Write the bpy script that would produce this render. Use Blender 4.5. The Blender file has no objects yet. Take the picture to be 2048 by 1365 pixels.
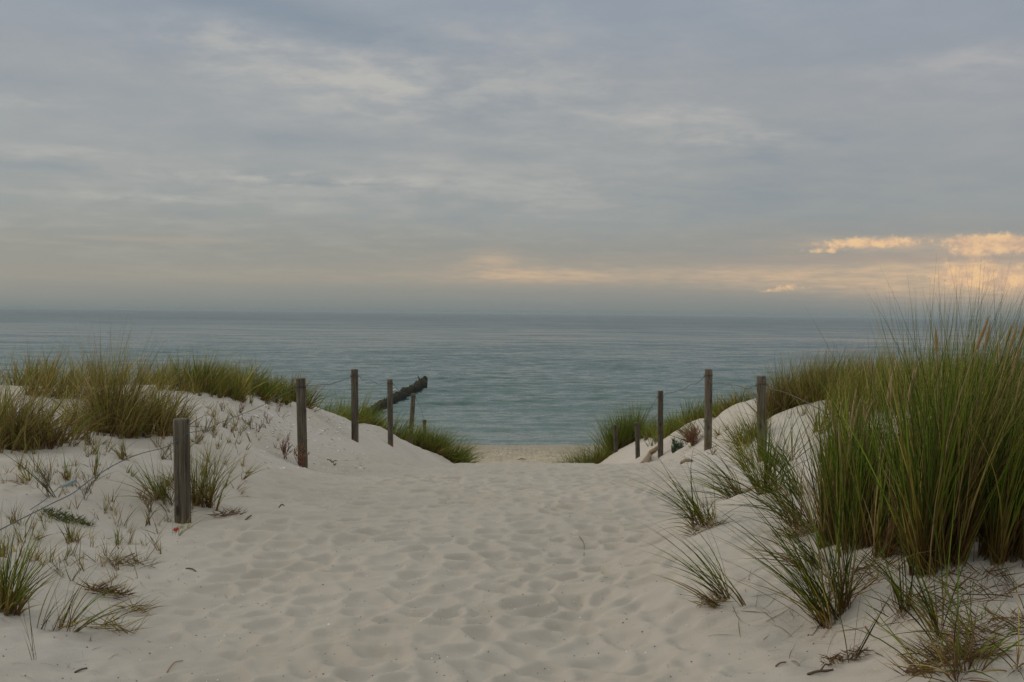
import bpy, math, random
import numpy as np
from mathutils import Matrix, Vector
random.seed(4); RNG = np.random.default_rng(11)
SC = bpy.context.scene
COL = SC.collection
F = 2160.0                                   # focal length in photo pixels (2048 wide)
EYE = 7.0                                    # eye height over the sea

# ------------------------------------------------------------------ camera
cd = bpy.data.cameras.new('camera'); cam = bpy.data.objects.new('camera', cd); COL.objects.link(cam)
cd.sensor_width = 36; cd.lens = 36*F/2048; cd.clip_start = 0.05; cd.clip_end = 80000
PITCH, ROLL = math.radians(1.48), math.radians(0.6)
RM = Matrix.Rotation(math.pi/2-PITCH, 3, 'X') @ Matrix.Rotation(ROLL, 3, 'Z')
cam.matrix_world = Matrix.Translation((0, 0, EYE)) @ RM.to_4x4()
SC.camera = cam
SC.render.resolution_x, SC.render.resolution_y = 1024, 682
def ray(px, py): return RM @ Vector(((px-1024)/F, (682.5-py)/F, -1))
def pix(px, py, d):
    v = ray(px, py); return Vector((0, 0, EYE)) + v*(d/v.y)

# ------------------------------------------------------------------ world, sun, exposure
SUN_EL, SUN_AZ = math.radians(15), math.radians(292)      # azimuth clockwise from +Y: low on the left
W = bpy.data.worlds.new('World'); SC.world = W; W.use_nodes = True
nt = W.node_tree; nt.nodes.clear()
class G:                                                   # tiny node-graph helper
    def __init__(s, nt): s.nt = nt
    def n(s, t, **k):
        o = s.nt.nodes.new(t)
        for a, b in k.items(): setattr(o, a, b)
        return o
    def put(s, sock, v):
        if hasattr(v, 'is_output') or isinstance(v, bpy.types.NodeSocket): s.nt.links.new(v, sock)
        else: sock.default_value = v
    def m(s, op, a, b=0.0, c=0.0, clamp=False):
        o = s.n('ShaderNodeMath', operation=op, use_clamp=clamp)
        s.put(o.inputs[0], a); s.put(o.inputs[1], b); s.put(o.inputs[2], c); return o.outputs[0]
    def v(s, op, a, b=(0, 0, 0)):
        o = s.n('ShaderNodeVectorMath', operation=op); s.put(o.inputs[0], a)
        if op == 'SCALE': s.put(o.inputs[3], b)
        else: s.put(o.inputs[1], b)
        return o.outputs[0]
    def xyz(s, a, b, c):
        o = s.n('ShaderNodeCombineXYZ'); s.put(o.inputs[0], a); s.put(o.inputs[1], b); s.put(o.inputs[2], c); return o.outputs[0]
    def noise(s, vec, scale, detail=4, rough=.5, dist=0.0, out=0):
        o = s.n('ShaderNodeTexNoise'); s.put(o.inputs['Vector'], vec); o.inputs['Scale'].default_value = scale
        o.inputs['Detail'].default_value = detail; o.inputs['Roughness'].default_value = rough; o.inputs['Distortion'].default_value = dist
        return o.outputs[out]
    def ramp(s, fac, pts, interp='LINEAR'):
        o = s.n('ShaderNodeValToRGB'); s.put(o.inputs[0], fac); r = o.color_ramp; r.interpolation = interp
        while len(r.elements) > 1: r.elements.remove(r.elements[0])
        for i, (p, c) in enumerate(pts):
            e = r.elements[0] if i == 0 else r.elements.new(p)
            e.position = p; e.color = (*c, 1) if len(c) == 3 else c
        return o.outputs[0]
    def mix(s, f, a, b, bt='MIX'):
        o = s.n('ShaderNodeMix', data_type='RGBA', blend_type=bt); s.put(o.inputs[0], f)
        for i, q in ((6, a), (7, b)):
            s.put(o.inputs[i], q if not isinstance(q, tuple) or len(q) == 4 else (*q, 1))
        return o.outputs[2]
    def mr(s, v, a, b, c=0.0, d=1.0, t='SMOOTHSTEP'):
        o = s.n('ShaderNodeMapRange', interpolation_type=t, clamp=True) if t != 'LINEAR' else s.n('ShaderNodeMapRange', clamp=True)
        s.put(o.inputs[0], v)
        for i, q in enumerate((a, b, c, d)): s.put(o.inputs[i+1], q)
        return o.outputs[0]
def lin(r, g, b):
    f = lambda c: (c/255/12.92) if c/255 <= .04045 else ((c/255+.055)/1.055)**2.4
    return (f(r), f(g), f(b))
g = G(nt)
tc = g.n('ShaderNodeTexCoord').outputs['Generated']
dv = g.v('NORMALIZE', tc)
sp = g.n('ShaderNodeSeparateXYZ'); g.put(sp.inputs[0], dv); dx, dy, dz = sp.outputs
warp = g.v('SCALE', g.v('SUBTRACT', g.noise(g.v('MULTIPLY', dv, (3, 3, 12)), 1.0, 3, .5, out=1), (.5, .5, .5)), .05)
wv = g.v('ADD', dv, g.v('MULTIPLY', warp, (1, 1, .35)))
el = g.m('ADD', dz, g.m('MULTIPLY', g.m('SUBTRACT', g.noise(g.v('MULTIPLY', dv, (2, 2, 10)), 1.5, 3), .5), g.mr(dz, 0, .12, 0, .05)))
base = g.ramp(el, [(0.0, lin(118, 128, 128)), (.005, lin(127, 134, 133)), (.014, lin(137, 140, 137)), (.03, lin(148, 147, 140)), (.06, lin(149, 149, 144)),
                   (.09, lin(154, 157, 155)), (.15, lin(158, 161, 162)), (.21, lin(157, 161, 165)), (.27, lin(150, 158, 168)), (.45, lin(166, 173, 178)), (1.0, lin(186, 189, 191))])
# the deck of cloud: long soft bands, paler folds, blue-grey gaps
zz = g.m('ADD', dz, .11); pl = g.xyz(g.m('DIVIDE', dx, zz), g.m('DIVIDE', dy, zz), 0)
n1 = g.m('ADD', g.m('MULTIPLY', g.noise(g.v('MULTIPLY', wv, (2.2, 2.2, 9)), 1.3, 6, .55), .25), g.m('MULTIPLY', g.noise(pl, 1.7, 8, .58, .3), .75))
n2 = g.m('ADD', g.m('MULTIPLY', g.noise(g.v('MULTIPLY', wv, (6, 6, 40)), 1.0, 5, .6), .2), g.m('MULTIPLY', g.noise(pl, 5.0, 8, .62, .2), .8))
n3 = g.noise(g.v('MULTIPLY', wv, (14, 14, 120)), 1.0, 4, .6)
def blob(px, py, sx, sz, slope=0.0):
    x0, z0 = (px-1024)/F, (628-py)/F
    x0, z0 = x0/math.hypot(1, x0), z0/math.hypot(1, x0)
    a = g.m('SUBTRACT', dx, x0)
    b = g.m('SUBTRACT', g.m('SUBTRACT', dz, z0), g.m('MULTIPLY', a, slope))
    a = g.m('DIVIDE', a, sx/F); b = g.m('DIVIDE', b, sz/F)
    s = g.m('ADD', g.m('MULTIPLY', a, a), g.m('MULTIPLY', b, b))
    return g.m('EXPONENT', g.m('MULTIPLY', s, -1.0))
def total(lst):
    o = lst[0]
    for q in lst[1:]: o = g.m('ADD', o, q)
    return o
light = total([g.m('MULTIPLY', blob(*a[:5]), a[5]) for a in [
    (640, 150, 260, 70, -.22, .5), (950, 170, 350, 90, 0, .55), (400, 110, 160, 50, 0, .35), (1350, 240, 140, 16, 0, .5), (1480, 285, 150, 26, 0, .7),
    (120, 325, 120, 14, .05, .3), (600, 370, 230, 13, 0, .8), (320, 408, 170, 7, 0, .5), (1900, 130, 200, 30, 0, .35), (1000, 380, 500, 50, 0, .25), (60, 220, 120, 14, 0, .35)]])
dark = total([g.m('MULTIPLY', blob(*a[:5]), a[5]) for a in [
    (520, 45, 330, 45, -.15, 1.0), (850, 110, 150, 22, -.1, .5), (1120, 128, 60, 22, 0, .55), (150, 90, 150, 35, 0, .35), (620, 290, 260, 22, 0, .5), (1600, 400, 500, 60, 0, .4),
    (1000, 315, 90, 14, -.1, .3), (90, 345, 110, 12, 0, .4), (660, 377, 90, 5, 0, .5), (1850, 80, 300, 80, 0, .25), (40, 180, 90, 22, 0, .45), (1720, 300, 300, 60, 0, .3)]])
sh = g.m('SUBTRACT', g.m('MULTIPLY', light, g.m('ADD', g.mr(n2, .36, .64), g.mr(n1, .36, .64, 0, .5))), g.m('MULTIPLY', dark, g.m('ADD', g.m('MULTIPLY', n2, .6), .45)))
sh = g.m('ADD', sh, g.m('MULTIPLY', g.m('SUBTRACT', n1, .5), 1.6))
sh = g.m('ADD', sh, g.m('MULTIPLY', g.m('SUBTRACT', n2, .5), .8))
sh = g.m('ADD', sh, g.m('MULTIPLY', g.m('SUBTRACT', n3, .5), .15))
sh = g.m('MULTIPLY', sh, g.mr(dz, .012, .08, .12, 1.0))
paler = g.mr(sh, 0, 1.0, 0, 1, 'LINEAR'); deeper = g.mr(sh, 0, -1.0, 0, 1, 'LINEAR')
c = g.mix(g.m('MULTIPLY', paler, .75), base, lin(190, 187, 180))
c = g.mix(g.m('MULTIPLY', deeper, .7), c, lin(122, 138, 152))
# right-hand side of the sky slightly more violet
c = g.mix(g.mr(dx, -.1, .5, 0, .35), c, g.mix(1.0, c, (1.0, .975, 1.01), 'MULTIPLY'))
# far sunlit cumulus low over the water
nc = g.noise(g.v('MULTIPLY', dv, (75, 75, 105)), 1.0, 6, .55)
ncf = g.noise(g.v('MULTIPLY', dv, (190, 190, 240)), 1.0, 5, .6)
puff = total([g.m('MULTIPLY', blob(*a[:4]), a[4]) for a in [
    (1690, 484, 80, 10, .8), (1800, 476, 90, 12, .75), (1942, 483, 38, 20, 1.4), (2022, 480, 32, 17, 1.3), (2100, 478, 60, 18, 1.0), (2250, 475, 90, 15, .9),
    (1935, 545, 66, 25, 1.35), (2040, 552, 55, 18, 1.0), (2200, 540, 110, 22, .9), (1575, 570, 40, 8, .62), (1530, 578, 30, 5, .6), (1640, 498, 50, 6, .7)]])
pm = g.mr(g.m('ADD', g.m('MULTIPLY', puff, .62), g.m('ADD', g.m('MULTIPLY', nc, .7), g.m('MULTIPLY', ncf, .6))), .86, 1.30)
pc = g.mix(g.mr(g.m('ADD', nc, g.m('MULTIPLY', ncf, .4)), .5, .9), lin(202, 170, 146), lin(244, 202, 152))
glow = total([g.m('MULTIPLY', blob(*a[:4]), a[4]) for a in [
    (1080, 553, 150, 13, .9), (1480, 545, 170, 14, .35), (1700, 552, 280, 26, .8), (1950, 548, 200, 40, 1.0), (1850, 482, 260, 15, .6), (1100, 545, 360, 30, .25), (985, 522, 60, 20, .45), (600, 560, 350, 16, .12), (300, 488, 130, 5, .3), (2400, 540, 300, 40, .8)]])
gm = g.m('MULTIPLY', g.m('MINIMUM', glow, 1.0), g.mr(n2, .25, .7, .35, 1.0))
c = g.mix(g.m('MULTIPLY', gm, .8), c, lin(216, 184, 150))
c = g.mix(g.m('MULTIPLY', pm, .85), c, pc)
veil = blob(1850, 510, 420, 7)
c = g.mix(g.m('MULTIPLY', veil, .65), c, lin(168, 152, 142))
c10 = g.v('SCALE', c, g.mr(dz, .3, .8, 10.0, 16.0))
sky = g.n('ShaderNodeTexSky', sky_type='NISHITA', sun_disc=False, sun_elevation=SUN_EL, sun_rotation=SUN_AZ)
fin = g.mix(.96, sky.outputs[0], c10)
bg = g.n('ShaderNodeBackground'); g.put(bg.inputs[0], fin); bg.inputs[1].default_value = .1
wo = g.n('ShaderNodeOutputWorld'); nt.links.new(bg.outputs[0], wo.inputs[0])
sl = bpy.data.lights.new('sun', 'SUN'); sl.energy = 1.0; sl.angle = math.radians(22); sl.color = (1, .87, .73)
so = bpy.data.objects.new('sun', sl); COL.objects.link(so)
sd = Vector((math.sin(SUN_AZ)*math.cos(SUN_EL), math.cos(SUN_AZ)*math.cos(SUN_EL), math.sin(SUN_EL)))
so.rotation_euler = sd.to_track_quat('Z', 'Y').to_euler()
SC.view_settings.view_transform = 'Standard'; SC.view_settings.look = 'None'
SC.view_settings.exposure = 0.0; SC.view_settings.gamma = 1

# ------------------------------------------------------------------ numpy noise
def vnoise(x, y, s, seed=0):
    x = np.asarray(x, float)*s+seed*17.31; y = np.asarray(y, float)*s+seed*5.77
    xi = np.floor(x); yi = np.floor(y); fx = x-xi; fy = y-yi
    fx = fx*fx*(3-2*fx); fy = fy*fy*(3-2*fy)
    def h(a, b):
        v = np.sin(a*127.1+b*311.7+seed*7.13)*43758.5453; return v-np.floor(v)
    return (h(xi, yi)*(1-fx)+h(xi+1, yi)*fx)*(1-fy)+(h(xi, yi+1)*(1-fx)+h(xi+1, yi+1)*fx)*fy
def fbm(x, y, s, o=3, seed=0):
    r = 0; a = 1; t = 0
    for i in range(o): r = r+a*vnoise(x, y, s*2**i, seed+i*3); t += a; a *= .5
    return r/t-.5
def sm(x, a, b):
    t = np.clip((x-a)/(b-a), 0, 1); return t*t*(3-2*t)

# ------------------------------------------------------------------ terrain height
YB = [-60, -20, 0, 4, 8, 12, 16, 20, 25, 30, 36, 42, 46, 57.7, 70, 120, 400]
ZB = [-2.5, -1.8, -1.4, -1.3, -1.2, -1.15, -1.5, -2.2, -3.3, -4.5, -5.7, -6.35, -6.52, -7.0, -7.8, -9.5, -12]
def zbase(x, y): return np.interp(y, YB, ZB)
CP = []
def cw(x, y, z): CP.append((x, y, z))
def ci(px, py, d): p = pix(px, py, d); CP.append((p.x, p.y, p.z-EYE))
for y, z in [(-4, -1.65), (0, -1.62), (3, -1.6), (5, -1.6), (7, -1.6), (9, -1.64), (11, -1.75), (13, -1.92), (15.5, -2.17), (17.5, -2.52), (20, -3.05), (23, -3.75), (27, -4.6), (33, -5.6), (40, -6.3), (46, -6.54)]:
    for x in (-1.2, .2): cw(x if y > 8 else x*.9-.2, y, z)
    if y >= 9: cw(1.6 if y < 22 else 1.3, y, z)
# left
for a in [(366, 1043, 8.2), (604, 928, 12.8), (709, 889, 17.2), (780, 890, 22.2), (822, 897, 27.2), (290, 790, 13.5), (440, 795, 14), (530, 800, 15.5), (600, 812, 16.5), (660, 828, 18), (700, 842, 19),
          (757, 853, 23.5), (850, 905, 27.5), (900, 929, 28), (830, 892, 25), (870, 914, 25.5), (800, 882, 23.5), (100, 1050, 7.3), (20, 890, 9.4), (220, 868, 10.3), (450, 900, 10.6), (300, 960, 9.0), (150, 985, 8.1), (0, 1230, 5.3), (200, 1300, 5.06), (60, 1330, 4.75),
          (430, 1045, 8.1), (640, 960, 11.0), (0, 1100, 6.5), (250, 1150, 6.4)]: ci(*a)
for a in [(-5, 18, -1.55), (-8, 20, -1.9), (-4.2, 22, -2.6), (-6, 28, -3.9), (-3.2, 31, -4.5), (-8, 14, -1.05), (-12, 12, -1.0), (-7, 8, -.95), (-5, 5, -1.3), (-5, 0, -1.4), (-10, 4, -1.1), (-3, 37, -5.8), (-2.3, 3, -1.55)]: cw(*a)
# right
for a in [(1417, 900, 16.7), (1321, 914, 22), (1275, 934, 26), (1231, 906, 32), (1523, 925, 13.2), (1600, 812, 16), (1381, 848, 22.5), (1450, 826, 19.5), (1480, 816, 18.5), (1320, 885, 26), (1288, 899, 29), (1350, 907, 19.8), (1325, 918, 19.3), (1300, 927, 19), (1385, 893, 18.8), (1240, 938, 22), (1478, 992, 8.1), (1440, 1212, 5.4),
          (1660, 1247, 4.95), (1700, 1318, 4.5), (1550, 1085, 6.3), (1850, 1180, 4.75), (2040, 1190, 4.5), (2040, 1340, 3.8), (1640, 1100, 5.75), (1200, 1200, 6.0), (1300, 1300, 5.1), (1300, 1085, 7.3), (1560, 975, 8.6), (1340, 960, 10.5), (1480, 1340, 4.55), (1395, 1058, 7.0)]: ci(*a)
for a in [(3, 8, -1.0), (3.2, 10, -1.15), (5, 12, -.95), (8, 16, -1.35), (4, 20, -2.1), (6, 24, -2.7), (4.3, 28, -3.2), (4, 33.5, -3.9), (5.5, 31, -3.4), (5, 7, -.8), (3.5, 4.5, -.95), (4, 0, -1.0), (2.4, 2, -1.35), (1.2, 3, -1.55), (8, 5, -.8), (10, 12, -.9), (3.4, 38, -5.3)]: cw(*a)
for r in range(24):
    a = r/24*2*math.pi; x, y = 26*math.cos(a), 16+34*math.sin(a); cw(x, y, float(zbase(x, y)))
cw(0, 52, float(zbase(0, 52))); cw(-8, 46, float(zbase(0, 46))); cw(8, 46, float(zbase(0, 46)))
CPA = np.array(CP)
def _phi(ax, ay, bx, by): return np.sqrt((ax-bx)**2+((ay-by)*.75)**2+.55**2)
_A = _phi(CPA[:, 0:1], CPA[:, 1:2], CPA[None, :, 0], CPA[None, :, 1]) - 1e-3*np.eye(len(CPA))
_A = np.block([[_A, np.ones((len(CPA), 1))], [np.ones((1, len(CPA))), np.zeros((1, 1))]])
_w = np.linalg.solve(_A, np.append(CPA[:, 2]-zbase(CPA[:, 0], CPA[:, 1]), 0))
def _coarse(x, y):
    x = np.asarray(x, float).ravel(); y = np.asarray(y, float).ravel(); o = np.full(len(x), _w[-1])
    near = (np.abs(x) < 30) & (np.abs(y-16) < 40)
    if near.any():
        xn, yn = x[near], y[near]; r = np.zeros(len(xn))
        for i, (a, b, _) in enumerate(CPA): r += _w[i]*_phi(xn, yn, a, b)
        o[near] += r
    o[~near] = 0
    fall = (1-sm(np.abs(x), 17, 27))*(1-sm(np.abs(y-16), 30, 38))
    z = zbase(x, y)+o*fall
    far = 1-fall
    z = z+far*fbm(x, y, .05, 4, 5)*2.6*(1-sm(y, 22, 42))
    return z
_cx = np.arange(-30, 30.01, .1); _cy = np.arange(-24, 56.01, .1); _gx, _gy = np.meshgrid(_cx, _cy); _CG = _coarse(_gx, _gy).reshape(_gx.shape)
def coarse(x, y):
    x = np.asarray(x, float).ravel(); y = np.asarray(y, float).ravel()
    ins = (np.abs(x) < 29.9) & (y > -23.9) & (y < 55.9); o = np.empty(len(x))
    if ins.any():
        fx = (x[ins]+30)/.1; fy = (y[ins]+24)/.1; ix = fx.astype(int); iy = fy.astype(int); fx -= ix; fy -= iy
        o[ins] = (_CG[iy, ix]*(1-fx)+_CG[iy, ix+1]*fx)*(1-fy)+(_CG[iy+1, ix]*(1-fx)+_CG[iy+1, ix+1]*fx)*fy
    if (~ins).any(): o[~ins] = _coarse(x[~ins], y[~ins])
    return o
def pathmask(x, y):
    e = fbm(x, y, .8, 2, 9)*.6
    lo = np.interp(y, [0, 5, 8, 13, 17, 24, 40], [-1.7, -1.75, -2.2, -2.3, -1.9, -1.3, -3]); hi = np.interp(y, [0, 5, 7, 10, 16, 24, 40], [.9, 1.0, 1.2, 1.9, 2.6, 2.6, 4])
    return sm(x+e, lo-.3, lo+.5)*(1-sm(x+e, hi-.5, hi+.35))
def cell(x, y, s, seed):
    xs = x/s; ys = y/(s*1.05); xi = np.floor(xs); yi = np.floor(ys)
    f1 = np.full(x.shape, 9.); f2 = np.full(x.shape, 9.); am = np.zeros(x.shape)
    for i in (-1, 0, 1):
        for j in (-1, 0, 1):
            a = xi+i; b = yi+j
            h1 = np.sin(a*127.1+b*311.7+seed)*43758.5453; h1 -= np.floor(h1)
            h2 = np.sin(a*269.5+b*183.3+seed)*28001.8384; h2 -= np.floor(h2)
            h3 = np.sin(a*95.3+b*77.7+seed*3)*13751.31; h3 -= np.floor(h3)
            d = np.hypot(xs-a-.1-.8*h1, ys-b-.1-.8*h2)
            c1 = d < f1
            f2 = np.where(c1, f1, np.minimum(f2, d)); am = np.where(c1, h3, am); f1 = np.where(c1, d, f1)
    return f1, f2, am
def relief(x, y):
    wx = x+fbm(x, y, 3.0, 2, 1)*.16+fbm(x, y, 9, 1, 4)*.03; wy = y+fbm(x, y, 3.0, 2, 2)*.16
    f1, f2, am = cell(wx, wy, .235, 1.7)
    g1, g2, bm = cell(wx+5, wy*1.1, .13, 6.1)
    A = pathmask(x, y)
    h = -.058*(.25+.75*am)*sm(f2-f1, .0, .55) - .022*bm*sm(g2-g1, 0, .6)
    h = h*(.26+.74*A*(.55+.8*vnoise(x, y, .9, 3)))*(1-.15*sm(y, 12, 18))
    h = h+fbm(x, y, 1.1, 3, 6)*.06+fbm(x, y, 7, 2, 8)*.012+(1-A)*fbm(x, y, 3.3, 3, 33)*.05
    # wind-scoured streaks on the dune shoulders
    h = h+(1-A)*fbm(x*1.0+y*.5, y*3.2-x*1.4, 1.2, 3, 12)*.05
    beach = sm(y, 38, 44)
    h = h+beach*(fbm(x, y, 1.6, 3, 20)*.10)
    return h*(1-sm(y, 54, 57))*(1-sm(np.hypot(x, y-12), 40, 60))
def gz(x, y):
    x = np.atleast_1d(np.asarray(x, float)); y = np.atleast_1d(np.asarray(y, float))
    return coarse(x, y).reshape(x.shape)+relief(x, y)+EYE
def gz1(x, y): return float(gz(x, y)[0])
_DS = 2.5*1.012**np.arange(280)
def hit(px, py):
    v = ray(px, py); v = v/v.y; X = v.x*_DS; Y = _DS; Z = EYE+v.z*_DS
    e = Z-(coarse(X, Y)+EYE-.01); below = e <= 0
    i = int(np.argmax(below)) if below.any() else len(_DS)-1
    t = e[i-1]/(e[i-1]-e[i]) if i > 0 and e[i] < e[i-1] else 1; x = X[i-1]+(X[i]-X[i-1])*t; y = Y[i-1]+(Y[i]-Y[i-1])*t
    return Vector((x, y, gz1(x, y)))
def at(px, d):                               # on the ground under photo column px at depth d
    p = pix(px, 800, d); return Vector((p.x, p.y, gz1(p.x, p.y)))

# ------------------------------------------------------------------ object helpers
def link(o): COL.objects.link(o); return o
def tag(o, label=None, cat=None, group=None, kind=None):
    for k, v in (('label', label), ('category', cat), ('group', group), ('kind', kind)):
        if v: o[k] = v
    return o
def empty(name, loc, label, cat, group=None):
    o = link(bpy.data.objects.new(name, None)); o.location = loc; o.empty_display_size = .1
    return tag(o, label, cat, group)
def mesh(name, V, Fc, mat, parent=None, loc=None, smooth=False, colors=None):
    V = np.asarray(V, np.float32).reshape(-1, 3)
    me = bpy.data.meshes.new(name)
    if isinstance(Fc, np.ndarray):
        n, k = Fc.shape
        me.vertices.add(len(V)); me.vertices.foreach_set('co', V.ravel())
        me.loops.add(n*k); me.loops.foreach_set('vertex_index', Fc.astype(np.int32).ravel())
        me.polygons.add(n); me.polygons.foreach_set('loop_start', np.arange(0, n*k, k, dtype=np.int32)); me.polygons.foreach_set('loop_total', np.full(n, k, np.int32))
        me.update(calc_edges=True)
    else: me.from_pydata(V.tolist(), [], Fc); me.update()
    if smooth: me.polygons.foreach_set('use_smooth', np.ones(len(me.polygons), bool))
    if colors is not None:
        ca = me.color_attributes.new('tint', 'FLOAT_COLOR', 'POINT')
        cc = np.ones((len(V), 4), np.float32); cc[:, :3] = colors; ca.data.foreach_set('color', cc.ravel())
    me.materials.append(mat)
    o = link(bpy.data.objects.new(name, me))
    if parent: o.parent = parent
    if loc is not None: o.location = loc
    return o
def material(name):
    m = bpy.data.materials.new(name); m.use_nodes = True; t = m.node_tree
    b = t.nodes['Principled BSDF']; return m, G(t), b
def tube(pts, rad, n=6):
    P = [Vector(p) for p in pts]; V = []; Fc = []
    for i, p in enumerate(P):
        d = (P[min(i+1, len(P)-1)]-P[max(i-1, 0)]).normalized()
        u = d.cross(Vector((0, 0, 1)) if abs(d.z) < .9 else Vector((1, 0, 0))).normalized(); w = d.cross(u)
        r = rad[i] if hasattr(rad, '__len__') else rad
        for k in range(n):
            a = 2*math.pi*k/n; V.append(p+u*math.cos(a)*r+w*math.sin(a)*r)
    for i in range(len(P)-1):
        for k in range(n): Fc.append((i*n+k, i*n+(k+1) % n, (i+1)*n+(k+1) % n, (i+1)*n+k))
    Fc.append(tuple(range(n))[::-1]); Fc.append(tuple((len(P)-1)*n+k for k in range(n)))
    return [tuple(v) for v in V], Fc
class MB:
    def __init__(s): s.V = []; s.F = []; s.C = []
    def add(s, vf, col=None):
        o = len(s.V); s.V += list(vf[0]); s.F += [tuple(i+o for i in f) for f in vf[1]]
        s.C += [col or (1, 1, 1)]*len(vf[0])
    def build(s, name, mat, parent=None, loc=None, smooth=True):
        V = np.array(s.V)
        if loc is not None: V = V-np.array(loc)
        return mesh(name, V, s.F, mat, parent, loc if parent is None else None, smooth, np.array(s.C))
def smooth_line(pts, n=6):
    P = [Vector(p) for p in pts]; out = []
    for i in range(len(P)-1):
        p0 = P[max(i-1, 0)]; p1 = P[i]; p2 = P[i+1]; p3 = P[min(i+2, len(P)-1)]
        for k in range(n):
            t = k/n
            out.append(.5*((2*p1)+(p2-p0)*t+(2*p0-5*p1+4*p2-p3)*t*t+(3*p1-p0-3*p2+p3)*t**3))
    out.append(P[-1]); return out

# ------------------------------------------------------------------ materials
def m_sand():
    m, g, b = material('sand')
    geo = g.n('ShaderNodeNewGeometry'); p = geo.outputs['Position']
    s = g.n('ShaderNodeSeparateXYZ'); g.put(s.inputs[0], p)
    big = g.noise(p, .9, 5, .6); mid = g.noise(p, 7, 5, .6); fine = g.noise(p, 260, 3, .7); grain = g.noise(p, 900, 2, .8)
    c = g.mix(g.mr(big, .3, .7), (.49, .43, .34), (.54, .487, .405))
    c = g.mix(g.m('MULTIPLY', g.mr(mid, .35, .75), .35), c, (.50, .43, .34))
    c = g.mix(g.m('MULTIPLY', g.mr(fine, .3, .75), .25), c, (.40, .35, .29))
    c = g.mix(g.m('MULTIPLY', g.mr(fine, .55, .25), .25), c, (.80, .76, .72))
    att = g.n('ShaderNodeAttribute', attribute_name='tint')            # r: trodden path, g: beach
    sa = g.n('ShaderNodeSeparateColor'); g.put(sa.inputs[0], att.outputs[0])
    c = g.mix(g.m('MULTIPLY', sa.outputs[0], .5), c, (.475, .412, .32))
    be = g.mix(g.mr(g.noise(p, 2.2, 6, .75), .35, .65), (.50, .42, .29), (.36, .29, .19))
    be = g.mix(g.m('MULTIPLY', g.mr(g.noise(p, 6, 6, .8), .52, .62), .6), be, (.62, .54, .42))
    c = g.mix(sa.outputs[1], c, be)
    sep = g.mr(s.outputs[2], .35, .0)                                   # wet sand at the water's edge
    c = g.mix(g.m('MULTIPLY', sep, .55), c, (.25, .22, .17))
    # dark litter grains and chalky flecks
    vo = g.n('ShaderNodeTexVoronoi'); vo.inputs['Scale'].default_value = 28; g.put(vo.inputs['Vector'], p)
    so_ = g.n('ShaderNodeSeparateColor'); g.put(so_.inputs[0], vo.outputs['Color'])
    dot = g.mr(vo.outputs['Distance'], .13, .08)
    c = g.mix(g.m('MULTIPLY', dot, g.mr(so_.outputs[0], .90, .92)), c, (.12, .08, .05))
    c = g.mix(g.m('MULTIPLY', dot, g.mr(so_.outputs[1], .95, .96)), c, (.9, .88, .72))
    g.put(b.inputs['Base Color'], c); b.inputs['Roughness'].default_value = .95; b.inputs['Specular IOR Level'].default_value = .15
    bu = g.n('ShaderNodeBump'); bu.inputs['Strength'].default_value = .6; bu.inputs['Distance'].default_value = .004
    g.put(bu.inputs['Height'], g.m('ADD', g.m('MULTIPLY', g.noise(p, 60, 5, .7), 1.5), grain)); g.put(b.inputs['Normal'], bu.outputs[0])
    return m
def m_blade():
    m, g, b = material('grass_blade')
    att = g.n('ShaderNodeAttribute', attribute_name='tint')
    g.put(b.inputs['Base Color'], att.outputs[0]); b.inputs['Roughness'].default_value = .65; b.inputs['Specular IOR Level'].default_value = .12
    tr = g.n('ShaderNodeBsdfTranslucent'); g.put(tr.inputs[0], att.outputs[0])
    mx = g.n('ShaderNodeMixShader'); mx.inputs[0].default_value = .22
    g.nt.links.new(b.outputs[0], mx.inputs[1]); g.nt.links.new(tr.outputs[0], mx.inputs[2])
    g.nt.links.new(mx.outputs[0], g.nt.nodes['Material Output'].inputs[0]); return m
def m_tint(name, rough=.8):
    m, g, b = material(name)
    att = g.n('ShaderNodeAttribute', attribute_name='tint'); p = g.n('ShaderNodeTexCoord').outputs['Object']
    c = g.mix(g.m('MULTIPLY', g.mr(g.noise(p, 60, 4, .6), .35, .7), .5), att.outputs[0], g.v('SCALE', att.outputs[0], .5))
    g.put(b.inputs['Base Color'], c); b.inputs['Roughness'].default_value = rough; return m
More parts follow.
